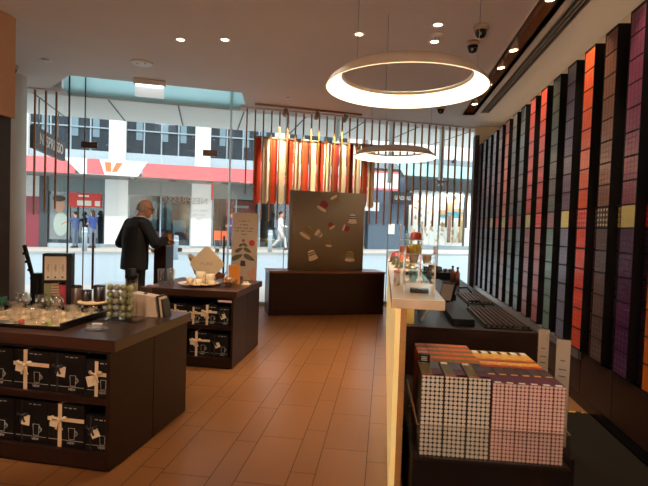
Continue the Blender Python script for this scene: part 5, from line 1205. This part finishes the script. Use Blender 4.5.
# awning over our own footpath: pale soffit panels with dark joints, and the wall above it
awm = mat('awning_soffit', (236, 238, 234), 0.7, vary=0.02)
w = MB(); w.box(-16, 6, 0.30, 2.05, 3.40, 3.52); struct('awning_roof', w, awm, 'F')
w = MB()
for i in range(19):
    s = -14.35+1.1*i; w.box(s-0.012, s+0.012, 0.32, 2.05, 3.394, 3.40)
struct('awning_trim', w, mat('joint_dark', (70, 76, 78), 0.7), 'F')
uw = mat('upper_facade', (190, 188, 184), 0.8)
w = MB(); w.box(-20, 10, 0.32, 0.7, 4.3, 13.0); w.box(-20, -7.35, 0.32, 0.7, 3.52, 4.3); w.box(-4.35, 10, 0.32, 0.7, 3.52, 4.3); struct('wall_upper_front', w, uw, 'F')
w = MB(); w.box(-7.2, 2.3, -3.4, 6.6, 4.3, 4.5); struct('roof', w, uw)
# hanging blade sign
t = thing('blade_sign', 'black blade sign with white lettering hanging outside beside the doors', 'sign', (-7.75, 1.25, 2.55), 'F')
w = MB(); w.box(-7.83, -7.74, 0.42, 2.12, 2.55, 2.91); part(t, 'panel', w, mat('sign_black', (44, 46, 50), 0.5), 0.004)
part(t, 'lettering', text_mb('NESPRESSO', 0.27, facing((-7.738, 1.27, 2.73), (0, 1, 0), (0, 0, 1)), 0.004, sx=1.0), mat('sign_white', (236, 232, 220), 0.5))
for o_ in (0.7, 1.8):
    w = MB(); w.cyl((-7.785, o_, 2.91), (-7.785, o_, 3.4), 0.012); part(t, 'hanger', w, steel)

# ---- bank building
wp = mat('white_pier', (238, 238, 234), 0.7, vary=0.03); stone = mat('grey_stone', (150, 146, 142), 0.8); win = mat('upper_window_dark', (48, 58, 66), 0.15, vary=0.5, scale=2, stretch=(4, 1, .4))
sillm = mat('sill_panel', (178, 196, 206), 0.5); redf = mat('red_fascia', (236, 112, 114), 0.5, vary=0.04); whf = mat('white_fascia', (246, 246, 244), 0.5); soff = mat('soffit_grey', (128, 128, 124), 0.7); frd = mat('dark_frame', (54, 60, 64), 0.5)  # the glass's washed-out haze is put into the fascia's pinkish red
t = thing('bank_building', 'pale building across the street with a red and white awning fascia', 'building', (-5, 16.5, 0.1), 'F')
w = MB(); w.box(-24, 3.2, 20.0, 20.6, 0, 14); part(t, 'wall', w, stone)
w = MB(); w.box(-24, 3.2, 16.0, 20.0, 3.42, 3.62); part(t, 'floor_slab', w, stone)
for s in (-16.95, -13.1, -9.06, -5.23, -1.4, 2.4):
    w = MB(); w.box(s-0.36, s+0.36, 15.8, 16.6, 3.6, 11.0); part(t, 'pier', w, wp)
ss = [-16.95, -13.1, -9.06, -5.23, -1.4, 2.4]
for a, b in zip(ss[:-1], ss[1:]):
    w = MB(); w.box(a+.36, b-.36, 16.1, 16.2, 4.55, 9.5); f = part(t, 'upper_window', w, win)
    for q in range(1, 4):
        x = a+.36+(b-a-.72)*q/4; w = MB(); w.box(x-.03, x+.03, 16.05, 16.1, 4.55, 9.5); part(f, 'mullion', w, mat('pale_mullion', (150, 166, 174), 0.5))
    for q in (0.18, 0.55, 0.82):
        x = a+.36+(b-a-.72)*q; w = MB(); w.box(x-.14, x+.14, 16.2-0.13, 16.1, 5.2, 9.5); part(f, 'blind', w, mat('blind_blue', (112, 136, 148), 0.6))
    w = MB(); w.box(a+.36, b-.36, 16.02, 16.1, 5.6, 5.66); part(f, 'transom', w, MATS['pale_mullion'])
    w = MB(); w.box(a+.36, b-.36, 15.9, 16.2, 3.6, 4.55); part(t, 'sill_panel', w, sillm)
w = MB(); w.box(-16, 2.45, 14.3, 16.2, 3.28, 3.36); part(t, 'awning_soffit', w, soff)
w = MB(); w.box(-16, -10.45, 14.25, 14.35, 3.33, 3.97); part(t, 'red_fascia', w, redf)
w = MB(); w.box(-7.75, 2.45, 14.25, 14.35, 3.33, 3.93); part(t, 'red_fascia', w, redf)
w = MB(); w.prism([(-10.9, 14.22, 3.99), (-10.25, 14.22, 3.33), (-7.95, 14.22, 3.33), (-7.55, 14.22, 3.99)], (0, .14, 0)); wf = part(t, 'white_fascia', w, whf)
# the bank's mark: three slanting bars
om = mat('orange_mark', (240, 130, 80), 0.5)
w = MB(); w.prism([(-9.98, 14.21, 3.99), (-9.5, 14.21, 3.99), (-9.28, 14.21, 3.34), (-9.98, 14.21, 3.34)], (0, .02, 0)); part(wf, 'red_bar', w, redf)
w = MB(); w.prism([(-9.28, 14.21, 3.88), (-9.02, 14.21, 3.88), (-9.02, 14.21, 3.48), (-9.24, 14.21, 3.48)], (0, .02, 0)); part(wf, 'orange_bar', w, om)
w = MB(); w.prism([(-8.82, 14.21, 3.88), (-8.56, 14.21, 3.88), (-8.80, 14.21, 3.48), (-9.0, 14.21, 3.48)], (0, .02, 0)); part(wf, 'orange_bar', w, om)
w = MB()
for s in (-8.2, -6.5, -4.9, -4.2, -2.9): w.box(s-.16, s+.16, 14.4, 14.75, 3.24, 3.28)
part(t, 'soffit_lights', w, frd)
# ground floor
for a, b in ((-9.58, -8.58), (-5.71, -4.75)):
    w = MB(); w.box(a, b, 15.95, 16.6, 0.1, 3.28); part(t, 'ground_pier', w, wp)
w = MB(); w.box(-16, -12.3, 15.95, 16.5, 0.1, 2.35); part(t, 'burgundy_wall', w, mat('burgundy', (138, 46, 62), 0.6, vary=0.15))
w = MB(); w.box(-16, -12.3, 15.97, 16.5, 2.35, 3.28); part(t, 'upper_wall', w, mat('pale_wall', (196, 196, 192), 0.7))
w = MB(); w.box(-12.3, -11.95, 15.9, 16.5, 0.1, 3.28); part(t, 'dark_post', w, frd)
w = MB(); w.box(-12, 3.2, 15.98, 16.3, 2.62, 3.28); part(t, 'head_panel', w, mat('head_panel', (112, 124, 124), 0.7))
w = MB(); w.box(-12, 3.2, 15.95, 16.2, 0.1, 0.28); part(t, 'base_rail', w, MATS['sill_panel'])
w = MB(); w.box(-12, 3.2, 17.8, 17.9, 0.1, 3.3); part(t, 'shop_back_wall', w, mat('shop_interior', (34, 46, 50), 0.8, vary=0.5, scale=2))
w = MB(); w.box(-12, 3.2, 16.3, 17.8, 0.05, 0.12); part(t, 'shop_floor', w, mat('shop_floor', (90, 90, 92), 0.5))
for a, b in ((-11.95, -9.58), (-8.58, -5.71), (-4.75, -2.45), (-2.45, -0.2), (-0.2, 3.1)):
    w = MB(); w.box(a+.02, b-.02, 16.05, 16.08, 0.28, 2.62); f = part(t, 'shop_window', w, farglass)
    for x in (a+.02, (a+b)/2, b-.06):
        w = MB(); w.box(x, x+.06, 16.0, 16.05, 0.28, 2.62); part(f, 'window_post', w, MATS['pale_mullion'] if a > -9 else frd)
for s in (-7.9, -7.55, -7.2, -6.85):
    w = MB(); w.box(s-.1, s+.1, 17.6, 17.78, 1.0, 2.4); part(t, 'shelf_stock', w, mat('stock_grey', (132, 150, 158), 0.7))
for i, (s, z, c_) in enumerate(((-7.3, .9, (180, 120, 130)), (-6.3, 1.5, (180, 190, 194)), (-6.2, .9, (150, 70, 76)), (-3.2, .8, (200, 120, 90)), (-1.5, 1.2, (180, 186, 188)))):
    w = MB(); w.box(s-.3, s+.3, 17.0, 17.5, 0.12, z); part(t, 'window_display', w, mat('display_%d' % i, c_, 0.7))
def poster(s0, s1, z0, z1, off, m, label, extra=()):
    t = thing('window_poster', label, 'poster', ((s0+s1)/2, off, z0), 'F', 'posters in the windows across the street')
    w = MB(); w.box(s0, s1, off, off+.02, z0, z1); b = part(t, 'panel', w, m)
    for nm, mb, mm in extra: part(t, nm, mb, mm)
    return t
def bx(*a): w = MB(); w.box(*a); return w
redp2 = mat('poster_red', (206, 54, 44), 0.5)
def blobs(pts, off):
    w = MB()
    for (s, z, rs, rz_) in pts: w.prism([(s+rs*math.cos(2*PI*i/18), off, z+rz_*math.sin(2*PI*i/18)) for i in range(18)], (0, .008, 0))
    return w
poster(-11.88, -11.05, 0.45, 2.5, 15.97, mat('poster_grey', (130, 138, 140), 0.6), 'grey window poster with a smiling face beside the burgundy wall', (
    ('printed_face', blobs([(-11.5, 2.0, .24, .34)], 15.962), mat('print_skin', (190, 146, 120), 0.6)), ('printed_hair', blobs([(-11.5, 2.30, .27, .14)], 15.956), brownh), ('printed_shirt', blobs([(-11.42, 1.15, .30, .55)], 15.962), mat('print_shirt', (176, 190, 180), 0.6))))
poster(-11.15, -9.72, 1.95, 2.6, 15.96, redp2, 'red header poster with cream panels above the people at the bank', (
    ('printed_panel', bx(-10.75, -10.15, 15.95, 15.96, 2.02, 2.25), mat('print_cream', (226, 220, 200), 0.6)), ('printed_panel', bx(-10.0, -9.78, 15.95, 15.96, 2.02, 2.25), MATS['print_cream']), ('printed_line', bx(-10.7, -10.25, 15.95, 15.96, 2.42, 2.5), MATS['print_cream'])))
poster(-4.08, -2.62, 0.5, 2.55, 16.12, redp2, 'large red poster behind the window across the street', (
    ('printed_panel', bx(-3.75, -3.35, 16.11, 16.12, 1.72, 1.98), MATS['print_cream']), ('printed_panel', bx(-3.25, -2.85, 16.11, 16.12, 1.72, 1.98), MATS['print_cream']), ('lettering', bx(-3.7, -2.95, 16.11, 16.12, 2.2, 2.32), MATS['print_cream'])))
for i, s in enumerate((-4.45, -4.08)):
    t = thing('orange_chair', 'orange chair behind the window across the street, %s' % ('nearer the white pier', 'nearer the red poster')[i], 'chair', (s, 15.75, 0.2), 'F', 'orange chairs across the street')
    om2 = mat('chair_orange', (232, 116, 72), 0.6)
    w = MB(); w.box(s-.16, s+.16, 15.6, 15.9, .60, .66); part(t, 'seat', w, om2, .01)
    w = MB(); w.box(s-.16, s+.16, 15.87, 15.92, .66, 1.05); part(t, 'backrest', w, om2, .01)
    for a in (-.13, .13):
        for b in (15.63, 15.88): w = MB(); w.cyl((s+a, b, .2), (s+a, b, .6), .014); part(t, 'leg', w, steel)
w = MB(); w.box(-4.81, -4.70, 15.2, 15.25, 2.5, 3.27); single('red_banner', w, redp2, 'narrow red hanging banner beside the white pier across the street', 'banner', 'F')
# far sign: white box edged in red
t = thing('light_box_sign', 'white sign box with red top and bottom edges beyond the slats', 'sign', (3.45, 14.3, 3.3), 'F')
w = MB(); w.box(2.67, 4.23, 14.2, 14.4, 3.33, 4.2); part(t, 'panel', w, whf)
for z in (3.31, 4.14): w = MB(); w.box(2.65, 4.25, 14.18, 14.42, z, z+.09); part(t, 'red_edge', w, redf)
w = MB(); w.box(2.45, 3.6, 15.2, 15.3, 2.3, 2.75); part(t, 'lower_panel', w, whf)

# ---- clothes store
t = thing('clothes_store', 'dark grey shop building with a teal canopy and a bright display window', 'building', (8, 16.5, 0.3), 'F')
slate = mat('slate_blue_wall', (84, 100, 116), 0.7, vary=0.08)
w = MB(); w.box(3.3, 5.36, 15.9, 16.4, 0.2, 4.2); part(t, 'wall', w, slate)
w = MB(); w.box(3.3, 16, 19.4, 19.9, 0.2, 14); part(t, 'back_wall', w, stone)
w = MB(); w.box(5.36, 6.22, 17.4, 17.5, 0.2, 4.2); part(t, 'entrance_wall', w, mat('entrance_dark', (44, 52, 58), 0.6))
w = MB(); w.box(5.36, 16, 16.0, 16.5, 3.55, 4.6); part(t, 'head_wall', w, frd)
w = MB(); w.box(6.22, 16, 16.0, 16.4, 0.2, 0.58); part(t, 'window_base', w, mat('base_blue_grey', (128, 144, 152), 0.6))
w = MB(); w.box(6.22, 16, 16.1, 16.13, 0.58, 3.55); part(t, 'shop_window', w, glass('bright_window_glass', (.92, .95, .96), ior=1.3))
w = MB(); w.box(6.2, 16, 17.4, 17.5, 0.2, 3.6); part(t, 'display_backdrop', w, mat('white_backdrop', (238, 236, 230), 0.7, vary=0.02))
for x in (6.22, 8.9): w = MB(); w.box(x, x+.08, 16.0, 16.1, 0.58, 3.55); part(t, 'window_post', w, frd)
canm = mat('teal_canopy', (150, 196, 192), 0.35, vary=0.35, scale=1.5, stretch=(6, 1, 3))
w = MB(); w.prism([(4.35, 13.9, 4.05), (14, 13.9, 4.05), (14, 14.9, 4.75), (4.35, 14.9, 4.75)], (0, .04, .06)); part(t, 'canopy', w, canm)
w = MB(); w.box(4.3, 14, 13.86, 13.92, 3.98, 4.06); part(t, 'canopy_edge', w, frd)
w = MB(); w.box(3.3, 16, 16.0, 16.5, 4.6, 5.3); part(t, 'upper_band', w, mat('upper_band', (140, 152, 158), 0.6))
w = MB(); w.box(3.3, 16, 16.1, 16.5, 5.3, 9); part(t, 'upper_wall', w, wp)
for x in (4.5, 7.2, 9.9): w = MB(); w.box(x, x+1.4, 16.05, 16.1, 6.1, 7.4); part(t, 'upper_window', w, MATS['blind_blue'])
w = MB(); w.cyl((8.05, 15.9, 5.2), (8.05, 15.7, 5.25), .09); w.cyl((8.05, 15.8, 5.2), (8.05, 16.1, 5.2), .03); part(t, 'wall_camera', w, frd)
rnd = random.Random(11); tanp = mat('tan_print', (206, 166, 112), 0.6); brp = mat('brown_garment', (150, 104, 84), 0.8)
for i in range(9):
    s = 6.4+0.34*i; h = 2.7-0.18*i if i < 4 else 1.2+0.5*rnd.random()
    c = thing('display_banner', 'white banner with tan prints in the bright shop window, %s along' % ORD[i], 'banner', (s, 16.9, 0.6), 'F', 'banners in the bright window')
    w = MB(); w.box(s-.13, s+.13, 16.88, 16.9, .62, .62+h); b = part(c, 'cloth', w, mat('banner_white', (244, 240, 232), 0.7))
    part(c, 'printed_spots', blobs([(s-.08+.16*rnd.random(), .8+h*.85*rnd.random(), .04+.05*rnd.random(), .06+.08*rnd.random()) for q in range(7)], 16.87), tanp)
for i, (s, m_, h) in enumerate(((8.35, brp, 1.5), (8.75, MATS['print_cream'], 1.3), (9.1, tanp, 1.35))):
    c = thing('hanging_garment', '%s garment hanging in the bright shop window' % ('brown', 'cream', 'tan')[i], 'garment', (s, 16.6, 0.65), 'F', 'garments in the bright window')
    w = MB(); w.loft([((s, 16.6, .75), .12, .05, 0), ((s, 16.6, 1.3), .10, .05, 0), ((s, 16.6, .75+h), .14, .05, 0), ((s, 16.6, .82+h), .03, .03, 0)]); part(c, 'cloth', w, m_)
    w = MB(); w.cyl((s, 16.6, .82+h), (s, 16.6, .95+h), .008); part(c, 'hook', w, steel)
poster(7.75, 9.5, 2.0, 3.5, 16.75, mat('poster_sky', (214, 226, 228), 0.6), 'bright beach poster of a reclining figure in the display window', (
    ('printed_sea', bx(7.78, 9.47, 16.742, 16.75, 2.15, 2.5), mat('print_teal', (40, 150, 166), 0.6)), ('printed_figure', blobs([(8.0, 2.45, .32, .14), (8.45, 2.75, .22, .30), (8.75, 3.1, .14, .24), (8.95, 2.6, .32, .12), (9.2, 2.3, .22, .13)], 16.738), mat('print_tan_skin', (206, 158, 110), 0.6)), ('printed_hair', blobs([(8.72, 3.3, .12, .12)], 16.73), brownh)))
t = thing('shop_sign', 'black projecting sign with white lettering on the slate wall', 'sign', (5.25, 15.5, 2.7), 'F')
w = MB(); w.box(4.45, 5.50, 15.45, 15.6, 2.72, 3.36); part(t, 'panel', w, mat('sign_black', (44, 46, 50), 0.5), .01)
part(t, 'lettering', text_mb('GLASSONS', 0.30, facing((4.975, 15.44, 3.04), (1, 0, 0), (0, 0, 1)), .01, sx=.62), mat('sign_white', (236, 232, 220), 0.5))
w = MB(); w.box(4.7, 5.3, 15.6, 15.9, 2.95, 3.05); part(t, 'wall_bracket', w, frd)
w = MB(); w.box(4.36, 4.75, 15.86, 15.9, 1.14, 1.68); single('wall_notice', w, paper, 'small white square notice on the slate blue wall', 'notice', 'F')
# shoppers and goods dimly seen in the entrance
for i, (s, z0, z1, c_) in enumerate(((5.55, .3, 1.5, (150, 160, 150)), (5.95, .3, 1.2, (110, 120, 118)))):
    c = thing('clothes_rail', 'dim clothes rail inside the dark shop entrance, %s one' % ('nearer', 'farther')[i], 'clothes rail', (s, 17.0, z0), 'F', 'rails in the entrance')
    w = MB(); w.loft([((s, 17.0, z0+.25), .16, .12, 0), ((s, 17.0, z1), .18, .12, 0)]); part(c, 'garments', w, mat('rail_%d' % i, c_, 0.8))
    w = MB(); w.cyl((s, 17.0, z0-.05), (s, 17.0, z1+.15), .015); part(c, 'post', w, steel)
# bollards on the far kerb
for i, (s, o_, zz) in enumerate(((-6.02, 8.95, -.02), (-2.25, 12.95, .2), (-9.75, 12.95, .1))):
    t = thing('bollard', 'pale grey street bollard, %s' % ('standing before the mirrored lettering', 'beside the walking person', 'before the people at the bank')[i], 'bollard', (s, o_, zz), 'F', 'street bollards')
    w = MB(); w.lathe([(.10, zz-.12), (.10, zz+.93), (.085, zz+.98), (1e-4, zz+.99)], (s, o_, 0), 18); part(t, 'post', w, mat('bollard_grey', (176, 190, 196), 0.5))
    w = MB(); w.lathe([(.104, zz+.78), (.104, zz+.84)], (s, o_, 0), 18); part(t, 'band', w, whl)

# ================================================================== light
wd = bpy.data.worlds.new('overcast_sky'); bpy.context.scene.world = wd; wd.use_nodes = True
nt = wd.node_tree; bg = nt.nodes['Background']
tc = nt.nodes.new('ShaderNodeTexCoord'); nz = nt.nodes.new('ShaderNodeTexNoise'); nz.inputs['Scale'].default_value = 2.0; nz.inputs['Detail'].default_value = 5
mx = nt.nodes.new('ShaderNodeMix'); mx.data_type = 'RGBA'; mx.inputs[6].default_value = (.80, .90, 1.0, 1); mx.inputs[7].default_value = (1, 1, 1, 1)
nt.links.new(tc.outputs['Generated'], nz.inputs['Vector']); nt.links.new(nz.outputs['Fac'], mx.inputs[0]); nt.links.new(mx.outputs[2], bg.inputs[0]); bg.inputs[1].default_value = 2.5
sn = bpy.data.lights.new('sun', 'SUN'); sn.energy = 2.0; sn.angle = math.radians(1.5); sn.color = (1, .95, .88)
so = bpy.data.objects.new('sun', sn); C.objects.link(so); dirv = TV*0.12+NV*1.0+Vector((0, 0, -1.02)); so.rotation_euler = dirv.to_track_quat('-Z', 'Y').to_euler(); so.location = (0, 0, 20)

# unseen lamp added to brighten the display window; lamps in the bank's shop fronts
def area(name, loc, size, power, col=(1, .97, .92)):
    l = bpy.data.lights.new(name, 'AREA'); l.shape = 'RECTANGLE'; l.size, l.size_y = size; l.energy = power; l.color = col
    o = bpy.data.objects.new(name, l); C.objects.link(o); o.location = loc; o.rotation_euler = (0, 0, TH); return o
area('window_lamp', F(9.0, 16.6, 3.5), (5.0, 0.6), 260)
area('shop_lamp', F(-7.2, 17.2, 3.25), (2.6, 0.5), 16, (.8, 1, 1)); area('shop_lamp', F(-3.4, 17.2, 3.25), (2.2, 0.5), 8, (.9, 1, 1)); area('shop_lamp', F(-10.7, 17.0, 3.25), (2.0, 0.5), 14)

# ================================================================== camera
cam = bpy.data.cameras.new('camera'); cam.sensor_width = 36; cam.lens = 485/648*36; cam.clip_end = 200; cam.clip_start = 0.05
cob = bpy.data.objects.new('camera', cam); C.objects.link(cob)
r0 = Vector((0.9916424887597074, 0.12473133635097626, 0.03297375044718203)); r1 = Vector((0.037071097727536854, -0.030671640086305636, -0.9988418214150284)); r2 = Vector((-0.12357551618232804, 0.991716362790549, -0.03503922906907944))
M = Matrix((r0, -r1, -r2)).transposed().to_4x4(); M.translation = Vector((0, 0, 1.45)); cob.matrix_world = M
sc = bpy.context.scene; sc.camera = cob
sc.view_settings.view_transform = 'Standard'; sc.view_settings.look = 'None'; sc.view_settings.exposure = 0.12; sc.view_settings.gamma = 1.0; sc.view_settings.use_curve_mapping = False
sc.cycles.max_bounces = 10; sc.cycles.transparent_max_bounces = 24; sc.cycles.caustics_reflective = False; sc.cycles.caustics_refractive = False
